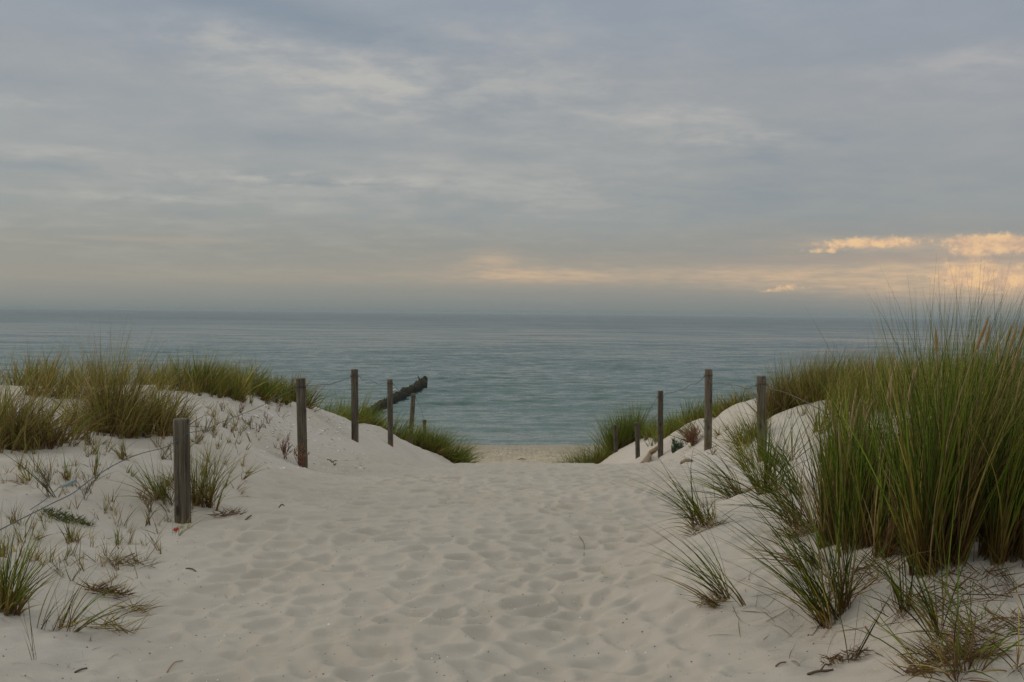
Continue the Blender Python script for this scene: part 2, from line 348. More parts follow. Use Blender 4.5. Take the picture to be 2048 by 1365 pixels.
def m_post():
    m, g, b = material('weathered_post_wood')
    p = g.n('ShaderNodeTexCoord').outputs['Object']; s = g.n('ShaderNodeSeparateXYZ'); g.put(s.inputs[0], p)
    rnd = g.n('ShaderNodeObjectInfo').outputs['Random']
    q = g.v('ADD', p, g.xyz(g.m('MULTIPLY', rnd, 17), rnd, g.m('MULTIPLY', rnd, 9)))
    gr = g.noise(g.v('MULTIPLY', q, (70, 70, 2.2)), 1, 6, .7, .6); pa = g.noise(g.v('MULTIPLY', q, (9, 9, 2.5)), 1, 4, .6)
    c = g.mix(g.mr(gr, .3, .7), (.055, .042, .03), (.32, .295, .25))
    c = g.mix(g.m('MULTIPLY', g.mr(pa, .45, .7), .55), c, (.14, .095, .05))
    c = g.mix(g.m('MULTIPLY', g.mr(g.noise(q, 5, 4, .6), .55, .72), .5), c, (.05, .04, .03))
    c = g.mix(g.m('MULTIPLY', g.mr(g.noise(q, 22, 3, .6), .62, .7), .35), c, (.13, .15, .09))
    kn = g.n('ShaderNodeTexVoronoi'); kn.inputs['Scale'].default_value = 1; g.put(kn.inputs['Vector'], g.v('MULTIPLY', q, (11, 11, 4.0)))
    c = g.mix(g.m('MULTIPLY', g.mr(kn.outputs['Distance'], .2, .12), .75), c, (.03, .022, .016))
    vc = g.n('ShaderNodeAttribute', attribute_name='tint'); c = g.mix(1.0, c, vc.outputs[0], 'MULTIPLY')
    c = g.mix(1.0, c, (.56, .53, .46), 'MULTIPLY'); g.put(b.inputs['Base Color'], c); b.inputs['Roughness'].default_value = .88; b.inputs['Specular IOR Level'].default_value = .25
    bu = g.n('ShaderNodeBump'); bu.inputs['Strength'].default_value = .7; bu.inputs['Distance'].default_value = .006; g.put(bu.inputs['Height'], gr); g.put(b.inputs['Normal'], bu.outputs[0])
    return m
def m_pile():
    m, g, b = material('weedy_pile_wood')
    p = g.n('ShaderNodeNewGeometry').outputs['Position']; s = g.n('ShaderNodeSeparateXYZ'); g.put(s.inputs[0], p)
    c = g.mix(g.mr(g.noise(p, 5, 5, .7), .4, .62), (.018, .016, .007), (.06, .05, .014))
    c = g.mix(g.m('MULTIPLY', g.mr(g.noise(p, 1.3, 3, .6), .58, .7), .6), c, (.16, .07, .03))
    c = g.mix(g.mr(s.outputs[2], .5, .1), c, (.008, .01, .008))
    g.put(b.inputs['Base Color'], c); b.inputs['Roughness'].default_value = .8; return m
def m_sea():
    m, g, b = material('sea_water')
    p = g.n('ShaderNodeNewGeometry').outputs['Position']; s = g.n('ShaderNodeSeparateXYZ'); g.put(s.inputs[0], p)
    x, y, z = s.outputs
    lg = g.m('LOGARITHM', g.m('MAXIMUM', y, 10.0), 10.0)
    yy = g.m('ADD', lg, g.m('MULTIPLY', g.m('SUBTRACT', g.noise(g.v('MULTIPLY', p, (.01, .03, 0)), 1, 4), .5), .25))
    c = g.ramp(g.mr(yy, 1.7, 3.0, 0, 1, 'LINEAR'), [(0, (.10, .145, .112)), (.12, (.064, .120, .090)), (.35, (.043, .096, .074)), (.6, (.034, .078, .066)), (1, (.032, .070, .063))])
    # slopes of the chop, coarse to fine
    w1 = g.noise(g.v('MULTIPLY', p, (.9, 2.4, 0)), 1, 5, .7, out=1)
    w2 = g.noise(g.v('MULTIPLY', p, (3.5, 9, 0)), 1, 3, .6, out=1)
    w3 = g.noise(g.v('MULTIPLY', p, (.035, .16, 0)), 1, 7, .75, out=1)
    cen = lambda w, k: g.v('MULTIPLY', g.v('SUBTRACT', w, (.5, .5, .5)), k)
    fr = g.mr(y, 50, 260, .1, 1)
    w4 = g.noise(g.v('MULTIPLY', p, (.006, .025, 0)), 1, 5, .7, out=1)
    n = g.v('ADD', cen(w1, (.3, .85, 0)), cen(w2, (.22, .35, 0)))
    n = g.v('ADD', n, g.v('SCALE', cen(w3, (.3, 1.15, 0)), fr))
    n = g.v('ADD', n, g.v('SCALE', cen(w4, (.2, .8, 0)), g.mr(y, 150, 600, 0, 1)))
    n = g.v('ADD', n, g.xyz(0, g.mr(y, 60, 500, -.02, -.09), 0))
    n = g.v('ADD', n, g.n('ShaderNodeNewGeometry').outputs['Normal'])
    n = g.v('NORMALIZE', n)
    g.put(b.inputs['Base Color'], c); g.put(b.inputs['Normal'], n); b.inputs['IOR'].default_value = 1.333
    g.put(b.inputs['Roughness'], g.mr(y, 60, 900, .10, .25)); return m
def m_plain(name, col, rough=.6, metal=0, var=.35, scale=40):
    m, g, b = material(name); p = g.n('ShaderNodeTexCoord').outputs['Object']
    g.put(b.inputs['Base Color'], g.mix(g.m('MULTIPLY', g.mr(g.noise(p, scale, 4, .6), .35, .7), var), col, tuple(q*.45 for q in col)))
    b.inputs['Roughness'].default_value = rough; b.inputs['Metallic'].default_value = metal; return m
SAND, BLADE, POST, PILE, SEA = m_sand(), m_blade(), m_post(), m_pile(), m_sea()
TINT = m_tint('plant_tissue'); SHELL = m_tint('shell_chip', .45)
ROPE = m_plain('blue_grey_rope', (.10, .11, .12), .9); WIRE = m_plain('rusty_wire', (.10, .075, .055), .7, .3); RED = m_plain('red_plastic', (.55, .02, .015), .4, 0, .3)
DRIFT = m_plain('driftwood', (.30, .20, .11), .85, 0, .6, 14)

# ------------------------------------------------------------------ ground sheet
def axis(segs):
    out = [segs[0][0]]
    for a, b, s0, s1 in segs:
        x = a
        while x < b-1e-6:
            t = (x-a)/(b-a); x = min(b, x+s0*(s1/s0)**t)
            out.append(x)
    return np.array(sorted(set(np.round(out, 5))))
gx = axis([(2.8, 6, .022, .12), (6, 30, .12, 1.2), (30, 600, 1.2, 60), (600, 6000, 60, 900)])
gxs = np.concatenate([-gx[::-1], axis([(-2.8, 2.8, .022, .022)])[1:-1], gx])
gys = axis([(-300, -10, 40, 2), (-10, 2.6, 2, .1), (2.6, 3.2, .1, .022), (3.2, 8, .022, .022), (8, 18, .022, .045), (18, 34, .06, .16), (34, 62, .16, .25), (62, 130, .25, 20)])
GX, GY = np.meshgrid(gxs, gys)
X, Y = GX.ravel(), GY.ravel()
RL = relief(X, Y); Z = coarse(X, Y)+RL+EYE
pmk = pathmask(X, Y)*(1-sm(Y, 36, 42)); bch = sm(Y+fbm(X, Y, .3, 2, 31)*3, 37, 42)
hol = np.zeros(len(X))
nx, ny = len(gxs), len(gys)
I = np.arange(nx*ny).reshape(ny, nx)
Q = np.stack([I[:-1, :-1], I[:-1, 1:], I[1:, 1:], I[1:, :-1]], -1).reshape(-1, 4)
ground = mesh('sand_ground', np.stack([X, Y, Z], -1), Q, SAND, None, None, True, np.stack([pmk, bch, hol], -1))
tag(ground, kind='structure')

# ------------------------------------------------------------------ sea
sxh = axis([(0, 60, .45, .45), (60, 160, .45, 1.5), (160, 30000, 3, 4000)]); sxs = np.concatenate([-sxh[::-1], sxh[1:]])
sys_ = axis([(52, 110, .16, .25), (110, 300, .25, 1.2), (300, 1200, 2, 20), (1200, 40000, 30, 4000)])
GX, GY = np.meshgrid(sxs, sys_); X, Y = GX.ravel(), GY.ravel(); Zs = np.zeros(len(X))
rw = np.random.default_rng(3)
VM = [vnoise(X, Y, .11, q) for q in range(4)]
for i in range(40):
    lam = .8*(4.5/.8)**rw.random(); th = rw.normal(0, .32); k = 2*math.pi/lam
    amp = .0060*lam**.8; ph = rw.random()*6.28
    fade = 1-sm(Y, 60*lam, 110*lam)
    arg = k*(X*math.sin(th)+Y*math.cos(th))+ph+1.6*VM[i % 4]
    Zs += amp*fade*(np.sin(arg)+.25*np.sin(2*arg+.6))
Zs *= (.55+.9*vnoise(X, Y, .045, 40))*(1-sm(Y, 250, 420))*(.35+.65*sm(Y, 57, 72))
for yc, a in ((58.6, .05), (60.5, .04), (66, .045), (73, .05), (82, .04)):           # low swell lines coming ashore
    Zs += a*np.exp(-((Y-yc-fbm(X, Y, .05, 2, int(yc))*5)/.8)**2)*(.3+vnoise(X, Y, .08, int(yc)+1))
nx, ny = len(sxs), len(sys_); I = np.arange(nx*ny).reshape(ny, nx)
Q = np.stack([I[:-1, :-1], I[:-1, 1:], I[1:, 1:], I[1:, :-1]], -1).reshape(-1, 4)
sea = mesh('sea', np.stack([X, Y, Zs], -1), Q, SEA, None, None, True); tag(sea, kind='structure')

# ------------------------------------------------------------------ fence posts
def post(base, top, r, label, seed, stain=0, foot=.5):
    b = Vector(base); t = Vector(top); ax = t-b; H = ax.length; ax.normalize()
    n = 28; rg = np.random.default_rng(seed); V = []; C = []; rings = [-foot]+list(np.linspace(0, H-.012, 14))+[H]
    u = ax.cross(Vector((0, 1, 0))).normalized(); w = ax.cross(u)
    ph = rg.random(4)*6.28; groove = rg.random(n); mul = rg.uniform(.8, 1.25)
    for j, h in enumerate(rings):
        for k in range(n):
            a = 2*math.pi*k/n
            rr = r*(1+.025*math.sin(2*a+ph[0])+.02*math.sin(3*a+ph[1]+h*2)-.05*(groove[k] > .86)*(1 if h > .1 else .3)+.01*rg.normal())
            if j == len(rings)-1: rr *= .90
            V.append(tuple(ax*h+u*math.cos(a)*rr+w*math.sin(a)*rr))
            q = mul; C.append((q*(1+.5*max(0, (.12-h)/.12)*stain), q, q*(1-.3*max(0, (.12-h)/.12)*stain)))
    Fc = [(j*n+k, j*n+(k+1) % n, (j+1)*n+(k+1) % n, (j+1)*n+k) for j in range(len(rings)-1) for k in range(n)]
    V.append(tuple(ax*(H+.001))); C.append((1.5, 1.5, 1.5)); c0 = len(V)-1
    Fc += [((len(rings)-1)*n+k, (len(rings)-1)*n+(k+1) % n, c0) for k in range(n)]
    root = empty('fence_post', b, label, 'fence post', 'wooden fence posts along the beach path')
    mesh('shaft', V, Fc, POST, root, None, True, np.array(C))
    root['top'] = 0
    del root['top']
    return root, ax, H, u, w
def wrap(root, ax, h, r, u, w, turns=1.6, wr=.0032, mat=None):
    pts = []
    for i in range(int(26*turns)+1):
        a = i/26*2*math.pi; rr = r+.004
        pts.append(ax*(h+.012*math.sin(a)+.008*i/26)+u*math.cos(a)*rr+w*math.sin(a)*rr)
    v, f = tube(pts, wr, 5); mesh('wire_loop', v, f, mat or WIRE, root, None, True)
    v, f = tube([u*(r-.01)+ax*(h+.02), u*(r+.012)+ax*(h+.022), u*(r+.014)+ax*(h-.012), u*(r-.01)+ax*(h-.014)], .004, 5); mesh('staple', v, f, WIRE, root, None, True)
PL = [  # base px, top px, depth, radius, label, wrap height pixel, stain
    ((366, 1046), (363, 838), 8.2, .062, 'thick dark brown fence post nearest on the left with the rope across its front', 875, .2),
    ((606, 930), (601, 757), 12.8, .057, 'fence post on the left with small red fleshy plants growing at its foot', 776, .5),
    ((710, 890), (709, 739), 17.2, .058, 'upright left fence post at the shell-strewn crest, wire band round its top', 754, 1.4),
    ((781, 892), (780, 759), 22.2, .056, 'pale grey left fence post with the dark groyne passing behind it', 768, 1.4),
    ((820, 899), (827, 787), 27.2, .055, 'slanting grey fence post leaning right just beside the groyne and green dune grass', 794, 1.2),
    ((849, 872), (849, 840), 36.0, .062, 'short distant fence post on the left mostly buried in green dune grass', 843, 0),
    ((1524, 927), (1523, 753), 13.2, .058, 'grey split fence post on the right half hidden by green grass blades at its foot', 771, 0),
    ((1416, 902), (1417, 739), 16.7, .060, 'tall brown fence post on the right beside the red twiggy bush', 753, .3),
    ((1321, 916), (1321, 782), 22.0, .056, 'grey fence post on the right beside the small dark green leafy plant', 795, .2),
    ((1276, 936), (1274, 845), 26.0, .056, 'dark fence post on the right with its foot hidden by the sand path crest', 850, 0),
    ((1232, 910), (1230, 850), 32.0, .060, 'farthest right fence post, set in the rounded clump of green grass by the beach', 855, 0)]
PT = []
for i, (b, t, d, r, lab, wy, st) in enumerate(PL):
    B = pix(*b, d); T = pix(*t, d); B.z = min(B.z, gz1(B.x, B.y))
    if b[1] in (872,): B.z = gz1(B.x, B.y)
    root, ax, H, u, w = post(B, T, r, lab, 50+i, st)
    frac = (b[1]-wy)/(b[1]-t[1]); hh = (pix(t[0], wy, d)-B).length
    if i != 0: wrap(root, ax, hh, r, u, w)
    if i == 7: wrap(root, ax, hh-.70, r, u, w, 1.1, .0025)
    PT.append((B, ax, hh, r))
def wire(name, pts, rad, mat, label, cat, wob=0.0, group=None):
    P = smooth_line(pts, 8); rr = random.Random(len(pts))
    if wob: P = [p+Vector((rr.uniform(-wob, wob), 0, rr.uniform(-wob, wob))) for p in P]
    v, f = tube(P, rad, 6); o = np.array(P[0]); V = np.array(v)-o
    ob = mesh(name, V, f, mat, None, tuple(o), True); return tag(ob, label, cat, group)
GW = 'wires strung between the fence posts'
wire('fence_rope', [pix(-180, 1155, 4.4), pix(-70, 1098, 5.0), pix(0, 1060, 5.4), pix(103, 1008, 6.05), pix(147, 986, 6.35), pix(188, 955, 6.6), pix(239, 925, 7.0), pix(284, 907, 7.4), pix(328, 896, 7.8), pix(349, 885, 8.09), pix(364, 876, 8.12), pix(379, 866, 8.13),
     pix(410, 860, 8.6), pix(445, 844, 9.2), pix(496, 824, 10.3), pix(534, 807, 11.3), pix(565, 790, 12.1), pix(592, 779, 12.72), pix(604, 777, 12.72)], .0029, ROPE,
     'grey rope sagging from the left edge across the thick near post to the next post', 'rope')
tg = [pix(118, 975, 6.1), pix(132, 970, 6.15), pix(146, 963, 6.2), pix(153, 960, 6.2)]
v, f = tube(smooth_line([pix(60, 1020, 5.9), pix(90, 1000, 6.0)]+tg[:1], 4), .003, 5)
mbx = MB(); mbx.add((v, f), (.2, .22, .2)); mbx.add(tube(tg, [.004, .012, .012, .004], 7), (.28, .34, .32))
spl = mbx.build('rope_end', TINT, None, tuple(tg[0])); tag(spl, 'short loose rope end with a pale sleeve lying beside the sagging rope at left', 'rope end')
for a, lab in [
    ([(608, 774, 12.72), (626, 771, 13.6), (660, 769, 15), (672, 765, 15.6), (700, 756, 16.9), (709, 754, 17.1)], 'thin wire from the post with red plants to the upright post at the shelly crest'),
    ([(713, 751, 17.1), (719, 753, 17.6), (726, 760, 18.2), (740, 760, 19.2), (757, 769, 20.6), (772, 766, 21.6), (780, 766, 22.1)], 'kinked wire between the upright crest post and the pale grey post on the left'),
    ([(784, 767, 22.1), (790, 773, 23), (798, 782, 24.2), (808, 786, 25.4), (820, 790, 26.6), (826, 793, 27.1)], 'wire crossing in front of the groyne to the slanting post'),
    ([(830, 794, 27.1), (836, 806, 29), (843, 820, 31.5), (846, 832, 34), (850, 843, 35.9)], 'wire dropping from the slanting post to the short buried post'),
    ([(1314, 796, 21.95), (1306, 809, 23), (1298, 824, 24), (1288, 838, 25), (1276, 850, 25.95)], 'wire dropping steeply from the right grey post to the dark post by the log'),
    ([(1322, 794, 21.9), (1336, 787, 21), (1365, 780, 19.5), (1381, 770, 18.6), (1393, 768, 17.9), (1403, 760, 17), (1409, 753, 16.7)], 'sagging wire between the right grey post and the tall brown post'),
    ([(1414, 754, 16.62), (1426, 767, 16.2), (1450, 768, 15.6), (1480, 773, 14.8), (1495, 778, 14.2), (1512, 771, 13.5), (1520, 771, 13.12)], 'wire between the tall brown post and the split post on the right'),
    ([(1524, 772, 13.12), (1537, 777, 12.7), (1574, 787, 11.6), (1608, 803, 10.8), (1660, 830, 9.8), (1760, 880, 8.4), (1900, 960, 7), (2120, 1080, 5.6)], 'wire running from the split right post into the tall dense grass')]:
    wire('fence_wire', [pix(*q) for q in a], .0042, WIRE, lab, 'wire', .004, GW)

# ------------------------------------------------------------------ groyne
gr = empty('groyne', pix(735, 825, 76), 'dark weedy timber groyne running out into the water behind the left fence posts', 'groyne')
gr.location.z = 0; gl = Vector(gr.location)
A = pix(851, 776, 101); A.z = 0; Bq = pix(758, 823, 76.4); Bq.z = 0
dirg = (Bq-A).normalized(); Lg = (Bq-A).length+14
vars_ = []
for s in range(6):
    rg = np.random.default_rng(90+s); n = 10; V = []; hs = [-1.6, 0, .35, .62, .74]
    for j, h in enumerate(hs):
        for k in range(n):
            a = 2*math.pi*k/n; rr = .21*(1+.035*rg.normal())*(1 if j < 4 else .7)
            V.append((rr*math.cos(a)+.02*rg.normal(), rr*math.sin(a), h+(.07*rg.normal() if j > 2 else 0)))
    Fc = [(j*n+k, j*n+(k+1) % n, (j+1)*n+(k+1) % n, (j+1)*n+k) for j in range(len(hs)-1) for k in range(n)]+[tuple(4*n+k for k in range(n))]
    me = bpy.data.meshes.new('pile'); me.from_pydata(V, [], Fc); me.materials.append(PILE); vars_.append(me)
npile = 98; rg = np.random.default_rng(8)
for i in range(npile):
    p = A+dirg*(Lg*i/(npile-1)); o = link(bpy.data.objects.new('pile', vars_[rg.integers(6)])); o.parent = gr
    o.location = (p.x+rg.normal()*.02-gl.x, p.y-gl.y, rg.normal()*.035+.05*math.sin(i*.23)+(.2 if i < 2 else 0)-(.10 if 1 < i < 7 else 0)-.45*(i/97)**1.5); o.rotation_euler = (rg.normal()*.03, rg.normal()*.04, rg.random()*6)
for t, hh, lean in ((7.5, .75, .3), (9.2, 1.0, -.5), (10.0, .85, .5), (12.5, .55, -.6)):     # broken stubs sticking up
    p = A+dirg*(Lg*t/(npile-1))-gl
    v, f = tube([(p.x, p.y, .3), (p.x+lean*.1, p.y, .3+hh*.6), (p.x+lean*.45, p.y, .3+hh)], [.12, .09, .03], 6); mesh('broken_stub', v, f, PILE, gr, None, True)
def bird(p):
    mb = MB()
    mb.add(tube([p+Vector((-.17, 0, .10)), p+Vector((-.08, 0, .11)), p+Vector((.02, 0, .13)), p+Vector((.10, 0, .17)), p+Vector((.14, 0, .22)), p+Vector((.19, 0, .225)), p+Vector((.235, 0, .215))], [.015, .05, .07, .055, .04, .035, .006], 8), (.8, .8, .78))
    mb.add(tube([p+Vector((.02, .02, 0)), p+Vector((.02, .02, .09))], .008, 5), (.3, .2, .1)); mb.add(tube([p+Vector((.02, -.02, 0)), p+Vector((.02, -.02, .09))], .008, 5), (.3, .2, .1))
    o = mb.build('gull', TINT, None, tuple(p)); return tag(o, 'tiny white gull perched on the dark groyne', 'gull')
pb = A+dirg*(Lg*.47); pp = pix(787, 792, pb.y); bird(Vector((pp.x, pb.y, .84)))

# ------------------------------------------------------------------ grass blades
PAL = {  # base, middle, tip
    'green': ((.17, .09, .022), (.10, .15, .012), (.18, .195, .03)),
    'deep': ((.09, .05, .014), (.036, .062, .006), (.065, .088, .012)),
    'lime': ((.18, .125, .03), (.155, .18, .02), (.23, .235, .055)),
    'straw': ((.21, .125, .04), (.34, .265, .085), (.44, .36, .16)),
    'olive': ((.17, .095, .028), (.20, .175, .034), (.29, .24, .075)),
    'brown': ((.12, .06, .025), (.15, .09, .038), (.22, .14, .065))}
def strips(P, L, az, tilt, bend, Wd, cb, cm, ct, seg=6, pw=1.3, rg=RNG):
    N = len(L); d0 = np.stack([np.sin(tilt)*np.cos(az), np.sin(tilt)*np.sin(az), np.cos(tilt)], -1)
    ra = rg.random(N)*6.28; rv = np.stack([np.cos(ra), np.sin(ra), 0*ra], -1)
    pos = P.copy(); V = np.zeros((N, seg+1, 2, 3)); C = np.zeros((N, seg+1, 2, 3))
    for k in range(seg+1):
        t = k/seg
        d = d0+bend*t**pw; d /= np.linalg.norm(d, axis=1, keepdims=True)
        if k: pos = pos+d*(L/seg)[:, None]
        s = np.cross(d, rv); s /= np.linalg.norm(s, axis=1, keepdims=True)+1e-9
        w = (Wd*.5*max(.06, (1-t**2.4))*(.75+.5*math.sin(math.pi*min(t*1.4, 1))))[:, None]
        V[:, k, 0] = pos-s*w; V[:, k, 1] = pos+s*w
        a = sm(t, .06, .42); b = sm(t, .6, 1.0)
        c = cb*(1-a)+cm*a; c = c*(1-b)+ct*b; C[:, k, 0] = c; C[:, k, 1] = c
    b0 = (np.arange(N)*(seg+1)*2)[:, None]; k = np.arange(seg)[None, :]*2
    Q = np.stack([b0+k, b0+k+1, b0+k+3, b0+k+2], -1).reshape(-1, 4)
    return V.reshape(-1, 3), Q, C.reshape(-1, 3)
def palette(N, pal, rg):
    ks = list(pal); p = np.array([pal[k] for k in ks], float); p /= p.sum(); ch = rg.choice(len(ks), N, p=p)
    arr = np.array([PAL[k] for k in ks])[ch]
    j = np.exp(rg.normal(0, .22, (N, 1, 1)))*np.exp(rg.normal(0, .06, (N, 1, 3)))
    arr = arr*j; return arr[:, 0], arr[:, 1], arr[:, 2]
def tuft(cx, cy, N, H, R, spread=.45, lean=(0, 0), droop=.5, pal=None, w=.005, seg=6, rg=None, jit=.6, hvar=.33, ell=1.0):
    rg = rg or RNG
    K = max(1, int(N/9)); sid = rg.integers(0, K, N)
    r = (R*np.sqrt(rg.random(K)))[sid]; a = (rg.random(K)*6.28)[sid]
    x = cx+r*np.cos(a)*ell+rg.normal(0, .006+R*.02, N); y = cy+r*np.sin(a)+rg.normal(0, .006+R*.02, N); z = gz(x, y)-.015
    sx, sy = rg.normal(0, .22, K)[sid], rg.normal(0, .22, K)[sid]; sh_ = np.clip(rg.normal(1, .17, K), .6, 1.2)[sid]
    L = H*np.clip(sh_*np.clip(rg.normal(1-hvar*.6, hvar, N), .25, 1.2), .2, 1.2)
    az = np.arctan2((y-cy)+rg.normal(0, jit*R+.01, N), (x-cx)+rg.normal(0, jit*R+.01, N))+rg.normal(0, .5, N)
    tilt = np.abs(rg.normal(0, .42, N))*spread+spread*.75*(r/max(R, 1e-6))*rg.random(N)**1.4
    out = np.stack([np.cos(az), np.sin(az), 0*az], -1)*(tilt[:, None]*1.2)
    dr = droop*rg.uniform(.15, 1.3, N)
    bend = out*dr[:, None]*1.3+np.array([lean[0], lean[1], 0])*rg.uniform(.4, 1.5, (N, 1))+rg.normal(0, .2, (N, 3))*[1, 1, 0]
    bend[:, 2] = -dr*.55*(tilt/.5+.25)
    d2 = np.stack([np.sin(tilt)*np.cos(az)+lean[0]*.55+sx*(.4+spread), np.sin(tilt)*np.sin(az)+lean[1]*.55+sy*(.4+spread), np.cos(tilt)], -1)
    d2 /= np.linalg.norm(d2, axis=1, keepdims=True); tilt2 = np.arccos(np.clip(d2[:, 2], -1, 1)); az2 = np.arctan2(d2[:, 1], d2[:, 0])
    cb, cm, ct = palette(N, pal, rg); sc = np.exp(rg.normal(0, .2, K))[sid][:, None]; cb, cm, ct = cb*sc, cm*sc, ct*sc
    return strips(np.stack([x, y, z], -1), L, az2, tilt2, bend, w*rg.uniform(.5, 1.4, N), cb, cm, ct, seg, rg=rg)
def join(parts):
    V = []; Q = []; C = []; o = 0
    for v, q, c in parts: V.append(v); Q.append(q+o); C.append(c); o += len(v)
    return np.concatenate(V), np.concatenate(Q), np.concatenate(C)
def seedheads(root, cx, cy, n, H, R, lean, rg):
    o = np.array(root.location)
    for i in range(n):
        mb = MB(); a = rg.random()*6.28; r = R*math.sqrt(rg.random()); x, y = cx+r*math.cos(a), cy+r*math.sin(a); z = gz1(x, y)
        h = H*rg.uniform(.75, 1.0); lx, ly = lean[0]*.5+rg.normal()*.1, lean[1]*.3+rg.normal()*.08
        P = [Vector((x+lx*h*t*t, y+ly*h*t*t, z+h*t)) for t in np.linspace(0, 1, 8)]
        d = (P[7]-P[6]).normalized(); q = P[6]; Ls = rg.uniform(.12, .19)
        mb.add(tube(P[:7]+[q+d*Ls*t for t in (.05, .15, .45, .8, 1)], [.0022]*7+[.003, .007, .0085, .005, .001], 6), (.30, .21, .09))
        mb.V = [tuple(np.array(v)-o) for v in mb.V]; mb.build('seed_head', TINT, root)
GRP = 'marram grass tussocks on the dunes'
_tc = [0]
def tussock(p, label, N=300, H=.7, R=.12, dry=.3, pal=None, dpal=None, heads=0, sub=None, group=GRP, name='marram_tussock', cat='tussock', **k):
    _tc[0] += 1; rg = np.random.default_rng(1000+_tc[0]); pal = pal or {'green': 3, 'lime': 1, 'olive': 1}; dpal = dpal or {'straw': 2, 'brown': 1, 'olive': 1}
    root = empty(name, (p[0], p[1], gz1(p[0], p[1])), label, cat, group); o = np.array(root.location)
    subs = sub or [(0, 0, 1, 1)]
    fr = sum(s[2] for s in subs)
    for nm, n, pl, hh, kw in (('green_leaves', int(N*(1-dry)), pal, H, {}), ('dry_leaves', int(N*dry), dpal, H*.72, {'droop': k.get('droop', .5)*1.4, 'spread': k.get('spread', .45)*1.15})):
        if n < 2: continue
        kk = dict(k); kk.update(kw)
        v, q, c = join([tuft(p[0]+s[0], p[1]+s[1], max(2, int(n*s[2]/fr)), hh*s[3], R, pal=pl, rg=rg, **kk) for s in subs])
        mesh(nm, v-o, q, BLADE, root, None, False, c)
    if heads:
        seedheads(root, p[0], p[1], heads, H*1.0, R*1.5, k.get('lean', (0, 0)), rg)
    return root
def field(name, label, spots, group=None):                 # uncountable dune grass cover
    parts = []; rg = np.random.default_rng(7)
    for (x, y, N, H, R, kw) in spots: parts.append(tuft(x, y, N, H, R, rg=rg, **kw))
    v, q, c = join(parts); o = np.array([spots[0][0], spots[0][1], gz1(spots[0][0], spots[0][1])])
    ob = mesh(name, v-o, q, BLADE, None, tuple(o), False, c); return tag(ob, label, 'grass', group, 'stuff')
YG = {'olive': 3, 'straw': 3.6, 'lime': 1.8, 'green': .5, 'brown': 1}
GG = {'green': 4, 'lime': 3.5, 'olive': 1.5}
# --- left dune tussocks
tussock(at(10, 9.4), 'large yellow-green tussock cut off by the left edge of the photo', 1500, .86, .22, .6, YG, spread=.42, lean=(.2, 0), w=.006, droop=.8, sub=[(0, 0, 1, 1), (.28, .12, .45, .72), (-.3, .15, .45, .8), (.08, -.22, .3, .55), (.42, .3, .25, .6)])
tussock(at(232, 10.4), 'biggest straw-coloured tussock standing on bare sand in the left half, bushy with brown base', 2100, 1.02, .19, .55, YG, spread=.42, lean=(.1, 0), w=.0055, droop=.7, sub=[(0, 0, 1, 1), (.28, .12, .45, .72), (-.3, .15, .45, .8), (.08, -.22, .3, .55), (.42, .3, .25, .6)])
tussock(at(110, 12.2), 'sparse upright straw tussock between the two big left tussocks, a little behind them', 500, .60, .35, .55, YG, spread=.4, lean=(.2, 0), w=.007)
tussock(at(300, 11.6), 'loose straw grass patch at the right foot of the biggest left tussock', 260, .5, .3, .5, YG, spread=.5, lean=(.15, 0), w=.006)
tussock(at(398, 14.2), 'green tussock rising above the left ridge, third clump from the left edge', 1300, .56, .26, .3, {'lime': 2, 'green': 2, 'olive': 2, 'straw': 1}, spread=.5, lean=(.1, 0), w=.007, sub=[(0, 0, 1, 1), (.28, .12, .45, .72), (-.3, .15, .45, .8), (.08, -.22, .3, .55), (.42, .3, .25, .6)])
tussock(at(492, 15.6), 'green tussock on the left ridge just before the fence post with red plants', 1100, .52, .28, .25, {'lime': 2, 'green': 3, 'olive': 2}, spread=.6, lean=(.25, 0), w=.007, sub=[(0, 0, 1, 1), (.28, .12, .45, .72), (-.3, .15, .45, .8), (.08, -.22, .3, .55), (.42, .3, .25, .6)])
tussock(at(560, 17.2), 'low green tussock touching the left edge of the post with red plants, on the ridge', 800, .42, .35, .3, {'lime': 2, 'green': 2, 'olive': 2}, spread=.6, lean=(.35, 0), w=.008)
rg = np.random.default_rng(21); S = []
for i in range(32):                                        # ridge cover left
    px = rg.uniform(-80, 600); d = rg.uniform(14.2, 19)+(0 if px < 480 else 2); p = at(px, d)
    S.append((p.x, p.y, 150, rg.uniform(.32, .56), rg.uniform(.2, .4), dict(pal=YG, spread=.45, lean=(.2, 0), w=.009, seg=4, droop=.6)))
for i in range(150):
    x = rg.uniform(-60, -5.5); y = rg.uniform(14, 30)
    if -x/y < .42 or rg.random() < .2: S.append((x, y, 90, rg.uniform(.5, .75), .45, dict(pal=YG, spread=.45, lean=(.2, 0), w=.012, seg=4)))
field('dune_grass', 'continuous yellow-green grass cover along the left dune ridge', S)
S = []
for i in range(150):                                       # seaward flank left
    y = rg.uniform(20, 34); x = rg.uniform(-7.5, np.interp(y, [19, 22, 25, 27.5, 29, 34], [-3.9, -3.5, -3.1, -2.8, -2.1, -1.9]))
    S.append((x, y, 130, rg.uniform(.55, .85), rg.uniform(.25, .45), dict(pal=GG if x > -5 else {'green': 2, 'olive': 2, 'lime': 2}, spread=.4, lean=(.3, .1), w=.011, seg=4, droop=.6)))
field('dune_grass', 'green grass covering the seaward flank of the left dune behind the fence posts', S)
tussock((-1.95, 29.6), 'rounded bright green tussock at the right end of the left dune, spilling toward the beach', 2200, 1.0, .6, .2, GG, spread=.65, lean=(.4, 0), w=.011, seg=5, droop=.9)
tussock((-2.25, 28.6), 'green tussock directly right of the slanting fence post', 1200, .78, .42, .2, GG, spread=.55, lean=(.25, 0), w=.010, seg=5)
